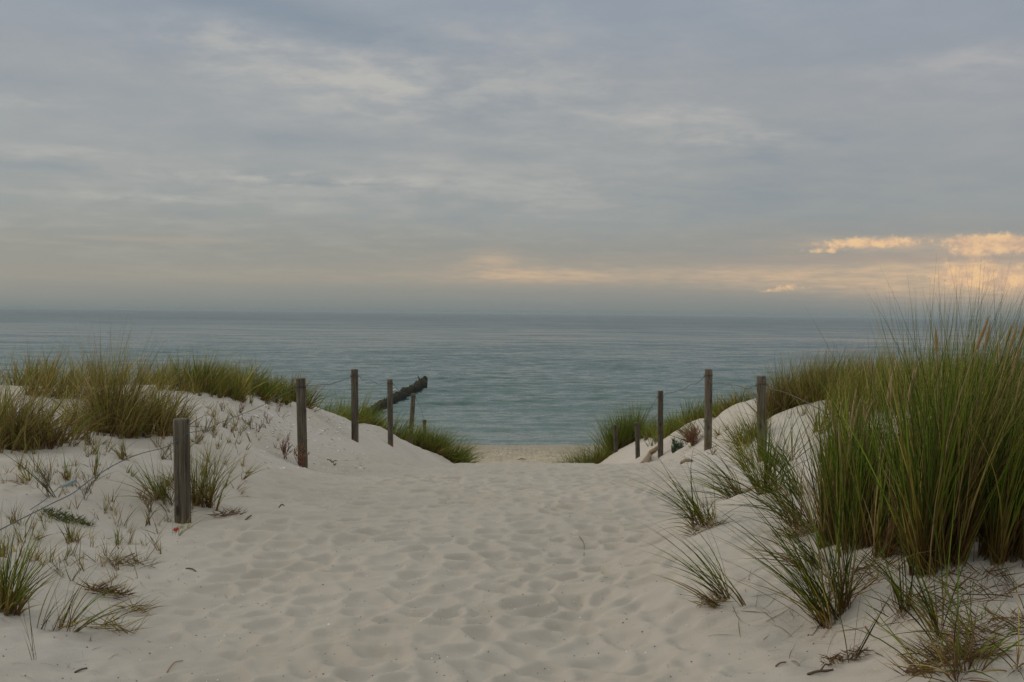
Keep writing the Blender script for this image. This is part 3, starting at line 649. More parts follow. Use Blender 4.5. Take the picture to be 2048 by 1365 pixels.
# --- right flank
tussock((2.05, 32.9), 'rounded green-brown tussock at the left end of the right dune by the farthest post', 2600, 1.05, .75, .3, GG, {'straw': 1, 'brown': 3}, spread=.8, lean=(-.25, 0), w=.011, seg=5, droop=.9)
tussock((3.5, 33.6), 'tall bright green tussock behind and between the two far right fence posts', 1700, 1.35, .5, .1, {'green': 3, 'lime': 2}, spread=.4, lean=(.05, 0), w=.011, seg=5)
S = []
for i in range(150):
    y = rg.uniform(20, 36); x = rg.uniform(np.interp(y, [20, 24, 27, 31.5, 32.5, 36], [4.0, 3.7, 3.8, 3.9, 2.9, 2.3]), 9.5)
    S.append((x, y, 130, rg.uniform(.45, .75), rg.uniform(.25, .45), dict(pal=GG, spread=.4, lean=(.05, 0), w=.011, seg=4)))
field('dune_grass', 'green grass covering the seaward flank of the right dune behind the fence posts', S)
S = []
for i in range(110):
    px = rg.uniform(1640, 2300); d = rg.uniform(13.5, 19); p = at(px, d)
    S.append((p.x, p.y, 160, rg.uniform(.6, .8), rg.uniform(.25, .4), dict(pal={'olive': 3, 'green': 2, 'straw': 1.5}, spread=.4, lean=(.25, 0), w=.009, seg=4)))
for i in range(120):
    x = rg.uniform(7, 60); y = rg.uniform(8, 30)
    S.append((x, y, 90, rg.uniform(.6, .8), .45, dict(pal={'olive': 3, 'green': 2, 'straw': 1}, spread=.4, lean=(.2, 0), w=.012, seg=4)))
field('dune_grass', 'olive grass cover along the crest of the right dune behind the tall dense grass', S)
tussock(at(1575, 16.6), 'olive-brown tussock on the right ridge just right of the top of the split post', 1700, .80, .34, .5, {'olive': 3, 'green': 1.5, 'straw': 1}, {'straw': 1, 'brown': 3}, spread=.55, lean=(.2, 0), w=.008)
tussock(at(1640, 16.2), 'olive tussock on the right ridge, partly behind two lone tall stalks', 1300, .75, .34, .4, {'olive': 3, 'green': 1.5, 'straw': 2}, spread=.5, lean=(.2, 0), w=.008)
tussock(at(1472, 19.6), 'small olive tussock on the sandy ridge between the tall brown post and the split post', 700, .45, .32, .4, {'olive': 3, 'green': 2, 'lime': 1}, {'straw': 1, 'brown': 2}, spread=.6, lean=(-.1, 0), w=.008)
tussock(at(1508, 15.2), 'low yellow-green clump on the sand slope just left of the split post', 420, .45, .22, .4, {'olive': 2, 'green': 2, 'lime': 2}, {'straw': 1, 'brown': 3}, spread=.6, lean=(-.2, 0), w=.007)
tussock(at(1400, 21.5), 'thin arching green clump rising left of the tall brown post', 140, .75, .2, .15, GG, spread=.5, lean=(-.55, 0), w=.009, droop=.8)
for px, py, lab in ((1400, 880, 'low straw wisps on the sand bank between the red bush and the tall brown post'), (1455, 862, 'low olive wisps on the sand bank right of the tall brown post'), (1590, 832, 'low wisps on the bright sand crest right of the split post'), (1480, 900, 'thin straw wisps on the slope midway between the tall brown and split posts')):
    tussock(hit(px, py), lab, 60, .22, .22, .6, {'olive': 2, 'green': 2}, {'straw': 2, 'brown': 3}, spread=.8, lean=(-.1, 0), w=.006)
# --- right foreground
RL_ = (-.62, -.05)
tussock(hit(1402, 1050), 'sprawling green clump arching onto the path edge, lower one on the small sand ridge', 108, 0.54, .09, .35, {'green': 4, 'deep': 2, 'lime': 1}, {'straw': 1, 'brown': 2, 'olive': 2}, spread=0.67, lean=RL_, w=.0046, droop=1.1)
tussock(hit(1474, 995), 'sprawling green clump arching left, upper one with brown base on the small sand ridge', 100, 0.59, .07, .25, {'green': 4, 'deep': 2, 'lime': 1}, {'straw': 1, 'brown': 3}, spread=0.62, lean=(-1.00, 0), w=.0046, droop=1.0)
tussock(hit(1530, 988), 'upright green clump standing directly in front of the split post', 141, 0.79, .05, .2, {'green': 4, 'deep': 2, 'lime': 2}, {'straw': 1, 'brown': 2}, spread=0.56, lean=(-0.12, 0), w=.0046, droop=.7)
tussock(hit(1554, 984), 'thin green sprig right next to the clump before the split post', 41, 0.54, .03, .25, {'green': 4, 'lime': 2}, {'straw': 1, 'brown': 2}, spread=0.45, lean=(.1, 0), w=.0046)
tussock(hit(1500, 940), 'wispy pale green clump on the slope behind the clumps near the split post', 75, 0.64, .12, .3, {'lime': 3, 'green': 2, 'olive': 1}, spread=0.56, lean=(-0.62, 0), w=.0046)
tussock(hit(1448, 1205), 'small low clump of stiff blades fanning left, alone beside the path at right', 48, 0.54, .05, .3, {'green': 5, 'deep': 2}, {'straw': 1, 'olive': 2, 'brown': 1}, spread=0.39, lean=(-1.06, .05), w=.0046, droop=.5)
tussock(hit(1492, 1214), 'two or three long bowed stems just right of the stiff fan-shaped clump', 6, 0.50, .02, .0, {'green': 3, 'brown': 1}, spread=0.34, lean=(-0.62, 0), w=.0046)
tussock(hit(1655, 1245), 'full green clump in front of the tall grass, fanning up and left from the sand', 125, 0.79, .07, .22, {'green': 4, 'deep': 3}, {'straw': 1, 'olive': 2, 'brown': 1}, spread=0.50, lean=(-0.69, 0), w=.0046, droop=.5)
tussock(hit(1680, 1225), 'narrow upright clump immediately right of the full green fan clump', 50, 0.64, .04, .2, {'green': 4, 'deep': 3}, {'straw': 1, 'brown': 1}, spread=0.34, lean=(-0.15, 0), w=.0046)
tussock(hit(1600, 1060), 'curving green clump leaning left from the base of the tall dense grass', 108, 0.64, .10, .3, {'green': 4, 'deep': 3}, {'straw': 1, 'brown': 3}, spread=0.56, lean=(-0.88, 0), w=.0046, droop=.8)
tussock(hit(1640, 1130), 'small brownish clump left of the tall grass, blades trailing down the sand slope', 66, 0.54, .08, .5, {'green': 3, 'deep': 3}, {'straw': 1, 'brown': 3}, spread=0.67, lean=(-1.00, 0), w=.0046, droop=.9)
tussock(hit(1704, 1322), 'single thin sprig in a little pile of brown litter near the bottom right', 9, 0.44, .015, .2, {'green': 3, 'deep': 2}, spread=0.34, lean=(-0.12, 0), w=.0046)
tussock(hit(1812, 1222), 'slim upright sprig of dark stems standing alone on sand below the tall grass', 26, 0.46, .02, .25, {'deep': 3, 'green': 2}, {'brown': 1}, spread=0.39, lean=(-0.15, 0), w=.0046)
tussock(hit(1874, 1262), 'loose green clump with splayed blades right of the slim dark sprig', 33, 0.61, .05, .3, {'green': 3, 'deep': 2}, {'straw': 2, 'brown': 2}, spread=0.56, lean=(-0.38, 0), w=.0046)
tussock(hit(1905, 1352), 'low clump in the bottom right corner with a brown tangled base', 91, 0.51, .10, .55, {'green': 4, 'deep': 1}, {'straw': 1, 'brown': 3}, spread=1.06, lean=(.1, 0), w=.0046, droop=.7)
tussock(hit(2015, 1300), 'thin scattered stems with brown litter at the right edge below the tall grass', 58, 0.44, .16, .6, {'green': 2, 'deep': 2}, {'straw': 1, 'brown': 3}, spread=0.90, lean=(-0.12, 0), w=.0046, droop=.7)
tussock(hit(1568, 930), 'airy arching green clump between the split post and the tall dense grass', 93, .55, .14, .2, {'green': 4, 'lime': 2, 'deep': 1}, {'straw': 2, 'brown': 1}, spread=0.62, lean=(-0.44, 0), w=.0046, droop=.9)
tussock(hit(1590, 1000), 'wispy clump of fine blades curving left at the upper left foot of the tall grass', 68, .6, .1, .2, {'green': 4, 'deep': 2}, {'straw': 2, 'brown': 1}, spread=0.56, lean=(-0.75, 0), w=.0046, droop=.9)
DP = {'deep': 4, 'green': 4.5, 'olive': 1.3, 'lime': 1}; DD = {'brown': 4, 'straw': 2, 'olive': 2}
BG = 'tall dense marram grass on the right'
def big(px, d, lab, N, H, R, hd=4, **k):
    k.setdefault('hvar', .15 if px in (1880, 1900, 1965, 2030) else .25); k.setdefault('spread', .22); k.setdefault('lean', (.12, 0))
    tussock(at(px, d), lab, N, H, R, .42, DP, DD, hd, group=BG, w=.0052, droop=.42, seg=7, **k)
big(1690, 5.8, 'front left corner of the tall dense grass, upright stems ending at bare sand', 451, 0.75, 0.12, 2, lean=(.05, 0))
big(1690, 6.7, 'tall clump directly behind the two lone stalks at the left of the dense grass', 365, 0.65, 0.14, 2, lean=(.0, 0))
big(1735, 5.6, 'dense brown-stemmed clump second along the front of the tall grass', 564, 0.80, 0.14, 4, lean=(0.22, 0))
big(1800, 5.35, 'dense clump in the middle of the front of the tall grass above the slim sprig', 564, 0.97, 0.13, 4, lean=(0.30, 0))
big(1800, 6.6, 'dark green clump in the second row of the tall grass, tips just reaching the horizon', 564, 0.88, 0.18, 3, lean=(0.10, 0))
big(1880, 4.95, 'tallest front clump of the dense grass, tips above the horizon against the orange cloud', 713, 1.22, 0.12, 4, lean=(0.08, 0))
big(1900, 6.1, 'tall dark clump behind the tallest one, spearing above the horizon', 713, 1.11, 0.18, 2, lean=(0.22, 0))
big(1965, 5.3, 'tall clump right of the tallest one, feathery tips bending right above the horizon', 713, 1.18, 0.14, 4, lean=(.22, 0))
big(2030, 4.9, 'dense clump at the right edge with brown lower stems', 713, 0.98, 0.14, 4, lean=(.18, 0))
big(2060, 6.2, 'background clump at the right edge, yellower tips', 564, 0.87, 0.22, 2, lean=(.2, 0))
big(1960, 7.4, 'rearmost tall clump seen between the tips of the dense grass', 564, 0.91, 0.25, 0)
big(2170, 5.4, 'clump just at the outer right border of the dense grass', 507, 0.89, 0.22, 0)
big(1690, 7.6, 'low left rear clump of the dense grass next to the split post', 479, 0.54, 0.14, 0, lean=(.02, 0))
big(1705, 8.8, 'rear clump of the dense grass in front of the bare sand ridge', 479, 0.53, 0.18, 0, lean=(.05, 0))
# lone tall stalks
for px, py, d, top, lab in ((1652, 1090, 5.8, 632, 'left one of two lone tall stalks standing left of the dense grass'), (1672, 1085, 6.0, 640, 'right one of two lone tall stalks standing left of the dense grass')):
    p = at(px, d); tussock((p.x, p.y), lab, 4, (gz1(p.x, p.y)-EYE)*-1+.02, .01, 0, {'deep': 1, 'green': 1}, spread=.06, lean=(-.05, 0), w=.009, droop=.1, hvar=.02, name='tall_stalk', cat='stalk')
# --- left foreground small clumps
SM = [ # px, py, N, H, R, lean, dry, spread, label
    (330, 1000, 150, .42, .12, (-.2, 0), .5, .6, 'bushy yellow-green clump touching the left side of the thick near post'),
    (391, 1015, 100, .66, .03, (.0, 0), .3, .22, 'narrow upright green bunch just right of the thick near post'),
    (413, 1018, 120, .58, .035, (.15, 0), .5, .4, 'second upright bunch right of the near post, orange-brown at its base'),
    (432, 1024, 14, .36, .015, (.55, 0), .1, .4, 'few dark blades arching right over a brown mat beside the near post'),
    (345, 970, 60, .3, .12, (-.3, 0), .5, .6, 'low fringe of grass behind the thick near post'),
    (252, 925, 60, .26, .05, (.1, 0), .7, .75, 'small fan of straw blades on open sand left of the near post top'),
    (137, 962, 45, .26, .05, (.15, 0), .6, .5, 'small straw clump above the rope in the left foreground'),
    (45, 965, 40, .26, .08, (0, 0), .6, .6, 'small pale clump at the far left below the edge tussock'),
    (190, 950, 16, .34, .02, (0, 0), .3, .25, 'thin upright sprig left of the straw fan'),
    (115, 1000, 12, .55, .02, (0, 0), .2, .3, 'tall thin sprig with one broad dark blade beside the pale rope sleeve'),
    (140, 1082, 50, .26, .05, (0, 0), .6, .5, 'orange-stemmed sprig just below the dark green cushion plant'),
    (245, 1085, 26, .25, .06, (.05, 0), .4, .25, 'row of sparse upright stems at left, midway between cushion plant and near post'),
    (352, 1072, 12, .32, .02, (.3, 0), .3, .7, 'sprig with a few long blades beside the red scrap in front of the near post'),
    (295, 1050, 14, .22, .06, (0, 0), .5, .3, 'three or four short stems left of the near post foot'),
    (270, 860, 80, .36, .2, (.1, 0), .5, .6, 'wispy clump at the sandy foot of the biggest straw tussock'),
    (395, 860, 50, .34, .12, (.1, 0), .5, .5, 'loose upright wisps on the sand right above the near post top'),
    (440, 850, 40, .30, .12, (.1, 0), .6, .5, 'loose wisps on the slope to the right of the near post top'),
    (330, 835, 60, .42, .15, (.1, 0), .6, .5, 'straw wisps between the biggest tussock and the near post'),
    (355, 875, 45, .3, .1, (0, 0), .7, .5, 'yellow weed-like clump just left of the near post top'),
    (460, 985, 26, .26, .1, (.1, 0), .7, .7, 'faint straw stems on the sand right of the near post bunches'),
    (478, 945, 18, .16, .08, (.1, 0), .8, .8, 'tiny straw clump on the slope between the two nearest left posts'),
    (15, 1225, 190, .52, .06, (.28, 0), .3, .35, 'dense green clump at the left edge in the bottom foreground'),
    (68, 1332, 7, .62, .008, (-.03, 0), .2, .14, 'lone tall reed-like stalk standing in the bottom left corner'),
    (116, 1254, 34, .40, .05, (.5, 0), .3, .6, 'sprawling green clump splaying right in the bottom left'),
    (140, 1262, 16, .46, .02, (.8, 0), .2, .4, 'long blades lying to the right across the bottom left sand'),
    (80, 1255, 10, .45, .02, (.5, .1), .2, .2, 'few long leaning blades between the lone stalk and the sprawling clump'),
    (50, 1120, 120, .22, .2, (0, 0), .8, .5, 'patch of short brownish stubble at the left edge under the rope'),
    (25, 1060, 110, .24, .22, (0, 0), .75, .5, 'brown-green stubble at the far left where the rope leaves the photo')]
for px, py, N, H, R, ln, dry, spd, lab in SM:
    tussock(hit(px, py), lab, N, H, R, dry, {'green': 3, 'olive': 2, 'lime': 1.5, 'deep': .6}, {'straw': 2, 'brown': 1.6, 'olive': 1}, spread=spd, lean=ln, w=.0044 if px != 68 else .0022, droop=.7, group='small marram grass sprouts on the sand')
# sprawling prostrate mats
def mat(px, py, N, H, R, label, pal, ang=0.0, ln=(0.3, 0), up=.25):
    p = hit(px, py); _tc[0] += 1; rg = np.random.default_rng(3000+_tc[0])
    r = R*np.sqrt(rg.random(N)); a = rg.random(N)*6.28; x = p.x+r*np.cos(a)*1.5; y = p.y+r*np.sin(a)*.8; z = gz(x, y)
    az = rg.random(N)*6.28; tilt = rg.uniform(1.0, 1.5, N)-up*rg.random(N); cb, cm, ct = palette(N, pal, rg)
    bend = np.stack([ln[0]*rg.random(N), ln[1]*rg.random(N)+0*tilt, -rg.random(N)*.25], -1)+rg.normal(0, .3, (N, 3))*[1, 1, .3]
    v, q, c = strips(np.stack([x, y, z+.01], -1), H*rg.uniform(.4, 1.1, N), az, tilt, bend, .0036*rg.uniform(.6, 1.3, N), cb, cm, ct, 5, rg=rg)
    zz = gz(v[:, 0], v[:, 1]); v[:, 2] = np.maximum(v[:, 2], zz+.003)
    o = np.array(p); return tag(mesh('litter_mat', v-o, q, BLADE, None, tuple(o), False, c), label, 'dead grass', 'mats of dead grass and roots on the sand')
mat(215, 1190, 170, .13, .08, 'brown tangled root mat under green blades at the bottom left', {'brown': 3, 'straw': .6})
mat(255, 1130, 80, .16, .10, 'flat mat of dark dry twiglets on the left sand below the stubble', {'brown': 2, 'olive': 1})
mat(232, 1262, 60, .22, .07, 'straw-orange prostrate clump with blades trailing right at the bottom left', {'straw': 2, 'olive': 1, 'green': 1.5}, ln=(.9, 0))
mat(275, 1218, 40, .16, .05, 'orange-yellow curled dry blades left of the path edge', {'straw': 3, 'brown': 1}, ln=(.6, 0))
mat(455, 1036, 110, .12, .08, 'brown crusty mat of roots sliding off the small mound right of the near post', {'brown': 3})
mat(1690, 1320, 120, .07, .07, 'small pile of brown litter round the single sprig at the bottom right', {'brown': 3})
mat(1900, 1330, 300, .16, .12, 'thick brown root tangle in the bottom right corner', {'brown': 4, 'straw': 1})
mat(1980, 1260, 260, .15, .2, 'scattered brown litter on the sand at the right edge under the tall grass', {'brown': 4, 'straw': .6})
mat(1760, 1140, 300, .2, .22, 'dark dead leaves packed at the foot of the tall dense grass', {'brown': 4, 'deep': 1}, up=.5)
mat(1900, 1190, 260, .2, .2, 'brown fallen stems at the foot of the tallest clump', {'brown': 4, 'deep': 1}, up=.5)
mat(1620, 1080, 160, .2, .12, 'rust-brown drooping dead leaves at the left foot of the tall grass', {'brown': 4, 'straw': 1}, up=.4)
mat(1490, 985, 70, .12, .06, 'brown dry leaves at the base of the upper left-arching clump', {'brown': 3, 'olive': 1})
mat(1410, 1062, 80, .14, .08, 'brown and yellow dead blades under the lower left-arching clump', {'brown': 3, 'straw': 2})
mat(1425, 1210, 60, .14, .06, 'straw-coloured dead blades at the base of the stiff fan-shaped clump', {'brown': 2, 'straw': 2, 'olive': 1})
# --- sparse cover of tiny sprouts and litter stems, left sand
S = []; rg = np.random.default_rng(77)
for i in range(420):
    px = rg.uniform(-20, 470); py = rg.uniform(870, 1180)
    if float(vnoise(px, py, .022, 9)) < .56: continue
    if px > 520-(py-870)*.75: continue
    p = hit(px, py); S.append((p.x, p.y, rg.integers(3, 12), rg.uniform(.07, .22), .05, dict(pal={'straw': 2.5, 'brown': 2, 'olive': 2, 'green': 1}, spread=.7, w=.003, seg=4)))
for i in range(60):
    px = rg.uniform(330, 560); py = rg.uniform(810, 900); p = hit(px, py)
    S.append((p.x, p.y, rg.integers(4, 12), rg.uniform(.08, .2), .08, dict(pal={'straw': 3, 'brown': 2, 'olive': 1}, spread=.8, w=.005, seg=4)))
for i in range(60):
    px = rg.uniform(0, 480); py = rg.uniform(822, 965); p = hit(px, py)
    S.append((p.x, p.y, rg.integers(8, 26), rg.uniform(.14, .32), .09, dict(pal={'straw': 3, 'olive': 3, 'lime': 1, 'brown': 1}, spread=.6, w=.004, seg=5)))
field('sparse_sprouts', 'sparse tiny straw sprouts dotting the sand of the left dune', S)
# litter of fallen blades (uncountable)
def litter(name, label, zones, pal, L=(.05, .16), w=.0035):
    rg = np.random.default_rng(55); P = []
    for (x0, x1, y0, y1, n) in zones:
        for i in range(n): P.append(tuple(hit(rg.uniform(x0, x1), rg.uniform(y0, y1))))
    P = np.array(P); N = len(P); P[:, 2] += .004
    az = rg.normal(.5, .9, N); cb, cm, ct = palette(N, pal, rg)
    v, q, c = strips(P, rg.uniform(L[0], L[1], N), az, np.full(N, 1.5), rg.normal(0, .35, (N, 3))*[1, 1, 0], w*rg.uniform(.6, 1.3, N), cb, cb*.9, ct, 5, rg=rg)
    v[:, 2] = gz(v[:, 0], v[:, 1])+.004
    o = P[0]; tag(mesh(name, v-o, q, BLADE, None, tuple(o), False, c), label, 'litter', None, 'stuff')
litter('fallen_stems', 'dry stems and dark plant litter lying on the sand at the left', [(0, 460, 900, 1200, 420), (0, 300, 1180, 1360, 150), (440, 620, 820, 960, 60)], {'brown': 3, 'straw': 1})
litter('fallen_stems', 'dry stems and dark plant litter lying on the sand at the right', [(1480, 2040, 1180, 1360, 260), (1400, 1700, 1040, 1290, 300), (1250, 1500, 850, 960, 190), (1480, 1640, 820, 960, 90)], {'brown': 3, 'straw': 1.3}, (.07, .34), .0042)

# ------------------------------------------------------------------ other plants
def branchy(p, n, H, col, col2, label, name, seed, leafy=.5, spread=.6, rad=.005, depth=3, cat='plant', group=None):
    rg = random.Random(seed); st = MB(); lf = MB()
    def grow(q, d, L, r, k):
        pts = [q]; dd = d.copy()
        for i in range(4):
            dd = (dd+Vector((rg.uniform(-.2, .2), rg.uniform(-.2, .2), rg.uniform(0, .12)))).normalized(); pts.append(pts[-1]+dd*L/4)
        c = tuple(a*rg.uniform(.8, 1.2) for a in col); st.add(tube(pts, [r*(1-.12*i) for i in range(5)], 5), c)
        if k < depth:
            for i in range(1, 5):
                for _ in range(2 if k else 1):
                    if rg.random() < .8: grow(pts[i], (dd+Vector((rg.uniform(-1, 1), rg.uniform(-1, 1), rg.uniform(-.1, .7)))*.9).normalized(), L*rg.uniform(.35, .6), r*.65, k+1)
        if k >= 1:
            for i in range(2, 5):
                if rg.random() < leafy:
                    e = pts[i]+Vector((rg.uniform(-1, 1), rg.uniform(-1, 1), rg.uniform(0, 1))).normalized()*r*5
                    lf.add(tube([pts[i], (pts[i]+e)/2, e], [r*.6, r*1.5, r*.3], 5), tuple(a*rg.uniform(.7, 1.3) for a in col2))
    for i in range(n):
        a = rg.random()*6.28; s = rg.random()*spread
        grow(Vector((rg.uniform(-.02, .02), rg.uniform(-.02, .02), 0)), Vector((math.cos(a)*s, math.sin(a)*s, 1)).normalized(), H*rg.uniform(.6, 1), rad, 0)
    root = empty(name, p, label, cat, group)
    st.build('stems', TINT, root)
    if lf.V: lf.build('leaves', TINT, root)
    return root
RP = 'red fleshy plants near the left posts'
branchy(hit(570, 914), 4, .19, (.20, .07, .045), (.26, .14, .07), 'reddish branching saltwort plant on sand left of the post it almost touches', 'saltwort', 3, .6, .8, .005, 2, group=RP)
branchy(hit(606, 934), 5, .22, (.22, .07, .04), (.28, .20, .07), 'red and yellow saltwort plant growing right against the foot of the left post', 'saltwort', 5, .8, 1.0, .005, 2, group=RP)
for i, (px, py, lab) in enumerate([(495, 850, 'small pinkish saltwort on the left slope, upper left of the red plants'), (515, 862, 'tiny pinkish saltwort just below another on the left slope'), (556, 822, 'faint reddish saltwort near the shelly crest'), (480, 826, 'low reddish-straw weed on the crest left of the shells'), (445, 822, 'low straw weed on the left crest below the green tussock'), (535, 845, 'tiny reddish saltwort on the slope under the rope end')]):
    branchy(hit(px, py), 4, .13, (.24, .13, .08), (.30, .18, .10), lab, 'saltwort', 20+i, .5, .9, .004, 1, group='small reddish weeds on the left slope')
branchy(hit(1385, 893), 34, .30, (.20, .075, .04), (.24, .10, .05), 'rust-red twiggy bush on the sand left of the tall brown post', 'twiggy_bush', 8, .3, 1.3, .004, 2, 'bush')
branchy(at(1352, 20.6), 12, .26, (.05, .07, .03), (.035, .085, .03), 'dark green leafy plant just right of the right grey post', 'leafy_plant', 9, 1.0, 1.3, .008, 2)
branchy(at(1368, 20.8), 8, .2, (.02, .018, .012), (.02, .018, .012), 'blackish dead weed on the sand crest above the red bush', 'dead_weed', 10, .8, 1.5, .008, 1)
branchy(at(1203, 34), 8, .35, (.02, .025, .015), (.025, .03, .018), 'dark weed sticking out left of the rounded right tussock at the beach', 'dead_weed', 12, .8, 1.8, .012, 1)
branchy(hit(1425, 915), 5, .1, (.22, .10, .06), (.22, .12, .07), 'little reddish weed at the right foot of the tall brown post', 'dead_weed', 14, .5, 1.6, .004, 1)
branchy(hit(95, 1000), 6, .17, (.10, .07, .03), (.03, .03, .012), 'dry branching weed with dark seed capsules crossing the rope at left', 'dry_weed', 15, 1.0, 1.2, .0018, 2)
branchy(hit(170, 1000), 5, .16, (.11, .075, .03), (.03, .025, .012), 'dry weed with dark capsules just right of the dark cushion plant', 'dry_weed', 16, 1.0, 1.2, .0018, 2)
branchy(hit(300, 1022), 6, .16, (.25, .16, .06), (.24, .17, .06), 'orange-straw branching weed left of the near post foot', 'dry_weed', 17, .6, 1.2, .0028, 2)
mat(135, 1040, 420, .07, .12, 'dark green cushion plant spreading low on the sand at left', {'deep': 4, 'green': 1}, up=.6)['category'] = 'plant'
p = hit(352, 1064); mb = MB(); rr = random.Random(2)
for i in range(6):
    a = i*1.05; e = Vector((math.cos(a), math.sin(a)*.8, .5+.4*rr.random()))*.016
    mb.add(tube([p+Vector((0, 0, .012)), p+Vector((0, 0, .014))+e*.6, p+Vector((0, 0, .02))+e], [.005, .012, .004], 6), (1, 1, 1))
tag(mb.build('red_scrap', RED, None, tuple(p)), 'small bright red scrap in the sand in front of the thick near post', 'scrap')

# ------------------------------------------------------------------ driftwood, twigs, shells, pebbles
def log(pts, rad, label, name='driftwood_log', seed=1):
    P = smooth_line(pts, 5); n = 12; rg = np.random.default_rng(seed)
    v, f = tube(P, [rad*(1+.15*math.sin(i*.9+seed))*(.6+.4*math.sin(math.pi*min(1, max(0, .12+.8*i/len(P))))) for i in range(len(P))], n)
    v = [tuple(np.array(q)+rg.normal(0, rad*.06, 3)) for q in v]; o = np.array(P[0])
    return tag(mesh(name, np.array(v)-o, f, DRIFT, None, tuple(o), True), label, 'driftwood')
log([hit(1285, 928), hit(1297, 919)+Vector((0, 0, .03)), hit(1309, 905)+Vector((0, 0, .05)), hit(1324, 893)+Vector((0, 0, .02))], .065, 'brown driftwood log lying on the slope between the right grey post and the dark post')
log([hit(1362, 931)+Vector((0, 0, .015)), hit(1372, 929)+Vector((0, 0, .025)), hit(1384, 926)+Vector((0, 0, .015))], .03, 'short lump of brown wood on the sand in front of the tall brown post', 'driftwood_piece', 3)
def twig(pts, r, label, col=(.12, .075, .045), name='twig', lift=.004):
    P = smooth_line([hit(*q)+Vector((0, 0, lift+(.006 if i == 1 else 0))) for i, q in enumerate(pts)], 4); mb = MB(); mb.add(tube(P, [r*(1-.5*abs(i/len(P)-.3)) for i in range(len(P))], 6), col)
    if len(pts) > 3: mb.add(tube([P[5], P[5]+Vector((.03, .03, .02)), P[5]+Vector((.06, .04, .012))], [r*.7, r*.6, r*.3], 5), col)
    tag(mb.build(name, TINT, None, tuple(P[0])), label, 'twig', 'twigs lying on the sand')
twig([(1158, 1078), (1168, 1088), (1168, 1110)], .0028, 'curved dry stem lying alone on the trodden path', (.25, .17, .08))
twig([(1200, 1143), (1206, 1150), (1213, 1158)], .003, 'short pale yellow straw at the right side of the path', (.5, .45, .2))
twig([(556, 1018), (563, 1015), (568, 1017)], .006, 'small dark forked twig at the left side of the path')
twig([(655, 917), (663, 921), (669, 927), (672, 926)], .010, 'dark twig piece on the slope right of the post with red plants')
twig([(487, 1040), (495, 1036), (503, 1034)], .005, 'short brown twig right of the crusty mat')
twig([(1551, 1343), (1560, 1341), (1572, 1337)], .004, 'short straight twig at the bottom right, left one', (.16, .10, .06))
twig([(1615, 1358), (1635, 1352), (1655, 1345), (1666, 1340)], .006, 'thick forked dark twig at the bottom of the photo on the right')
twig([(1583, 1333), (1591, 1337), (1600, 1341)], .003, 'thin pale twig just above the forked dark one', (.3, .2, .12))
twig([(150, 1343), (162, 1337), (174, 1333)], .005, 'short brown stick at the very bottom left')
twig([(334, 1340), (348, 1330), (366, 1324)], .003, 'thin straw stick near the bottom left of the path', (.32, .2, .1))
twig([(232, 1128), (262, 1115), (300, 1102)], .004, 'long dark stick resting on the dry mat at left')
twig([(372, 1139), (384, 1142), (392, 1146)], .005, 'short dark stick at the left edge of the path', (.13, .09, .06))
twig([(1032, 921), (1042, 919.5), (1052, 920)], .02, 'dark stick lying on the beach beyond the path crest')
def chips(name, label, spots, size, cols, flat=.35, seed=1, cat='shells'):
    rg = np.random.default_rng(seed); mb = MB()
    for p in spots:
        s = rg.uniform(*size); a = rg.random()*6.28; n = 5; c = cols[rg.integers(len(cols))]; tl = rg.normal(0, .35, 2)
        ring = []
        for k in range(n):
            r = s*rg.uniform(.7, 1.2); x, y = r*math.cos(a+k*6.28/n), r*.75*math.sin(a+k*6.28/n); ring.append((p[0]+x, p[1]+y, p[2]+s*.3+x*tl[0]+y*tl[1]))
        top = (p[0], p[1], p[2]+s*(flat+.3)); bot = (p[0], p[1], p[2]-s*.3)
        mb.add((ring+[top, bot], [(k, (k+1) % n, n) for k in range(n)]+[((k+1) % n, k, n+1) for k in range(n)]), tuple(np.array(c)*rg.uniform(.8, 1.1)))
    o = tuple(spots[0]); return tag(mb.build(name, SHELL, None, o, False), label, cat, None, 'stuff')
rg = np.random.default_rng(31)
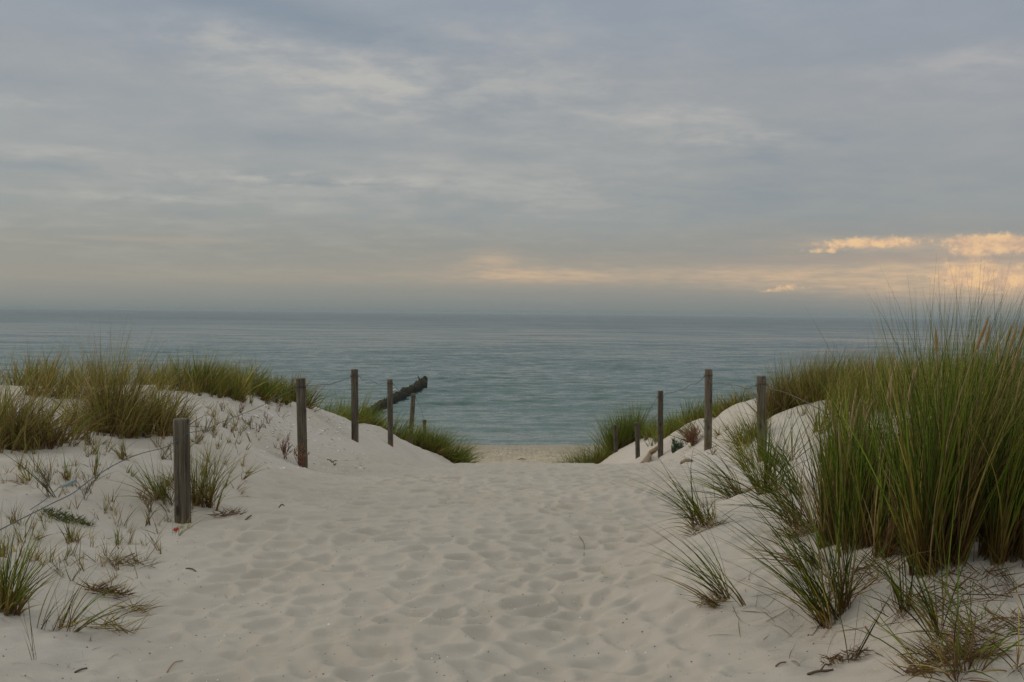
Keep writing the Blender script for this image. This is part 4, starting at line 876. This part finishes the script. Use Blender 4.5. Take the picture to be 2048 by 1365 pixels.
def scatter(zs):
    P = []
    for (x0, x1, y0, y1, n) in zs:
        pts = np.array([tuple(hit(rg.uniform(x0, x1), rg.uniform(y0, y1))) for _ in range(n)])
        for q in pts:
            if q[1] < 60: P.append(tuple(q))
    return P
WH = [(.85, .83, .8), (.75, .7, .66), (.6, .5, .42), (.9, .89, .88)]
chips('shell_fragments', 'white broken shells strewn thickly over the left dune crest by the posts', scatter([(480, 760, 808, 870, 520), (520, 740, 850, 940, 160), (380, 520, 800, 850, 60)]), (.008, .021), WH)
chips('shell_fragments', 'white broken shells and grit on the sand below the tall brown right post', scatter([(1340, 1470, 885, 915, 150), (1300, 1400, 905, 930, 50)]), (.009, .022), WH, seed=2)
chips('shell_fragments', 'tiny white shell flecks scattered sparsely over the trodden path', scatter([(430, 1300, 935, 1360, 190)]), (.003, .007), WH, seed=3)
DK = [(.06, .045, .03), (.12, .07, .04), (.03, .03, .03), (.16, .13, .10)]
chips('pebbles', 'small dark pebbles and bark crumbs scattered over the sand path', scatter([(350, 1320, 940, 1365, 330), (540, 760, 830, 930, 40), (1300, 1700, 1150, 1360, 60), (0, 400, 900, 1360, 150)]), (.0022, .0055), DK, .6, 4, 'pebbles')

# ------------------------------------------------------------------ haze over the sea
hz_lo, hz_hi = -14.0, EYE+2.2
V = [(sx*42000, yy, zz) for zz in (hz_lo, hz_hi) for (sx, yy) in ((-1, -400), (1, -400), (1, 42000), (-1, 42000))]
hm = bpy.data.materials.new('sea_haze'); hm.use_nodes = True; t = hm.node_tree; t.nodes.clear()
pv = t.nodes.new('ShaderNodeVolumePrincipled'); pv.inputs['Color'].default_value = (.60, .675, .69, 1); pv.inputs['Density'].default_value = .00022; pv.inputs['Anisotropy'].default_value = 0
t.links.new(pv.outputs[0], t.nodes.new('ShaderNodeOutputMaterial').inputs['Volume'])
HAZE = mesh('haze', V, [(3, 2, 1, 0), (4, 5, 6, 7), (0, 1, 5, 4), (1, 2, 6, 5), (2, 3, 7, 6), (3, 0, 4, 7)], hm); tag(HAZE, kind='stuff')
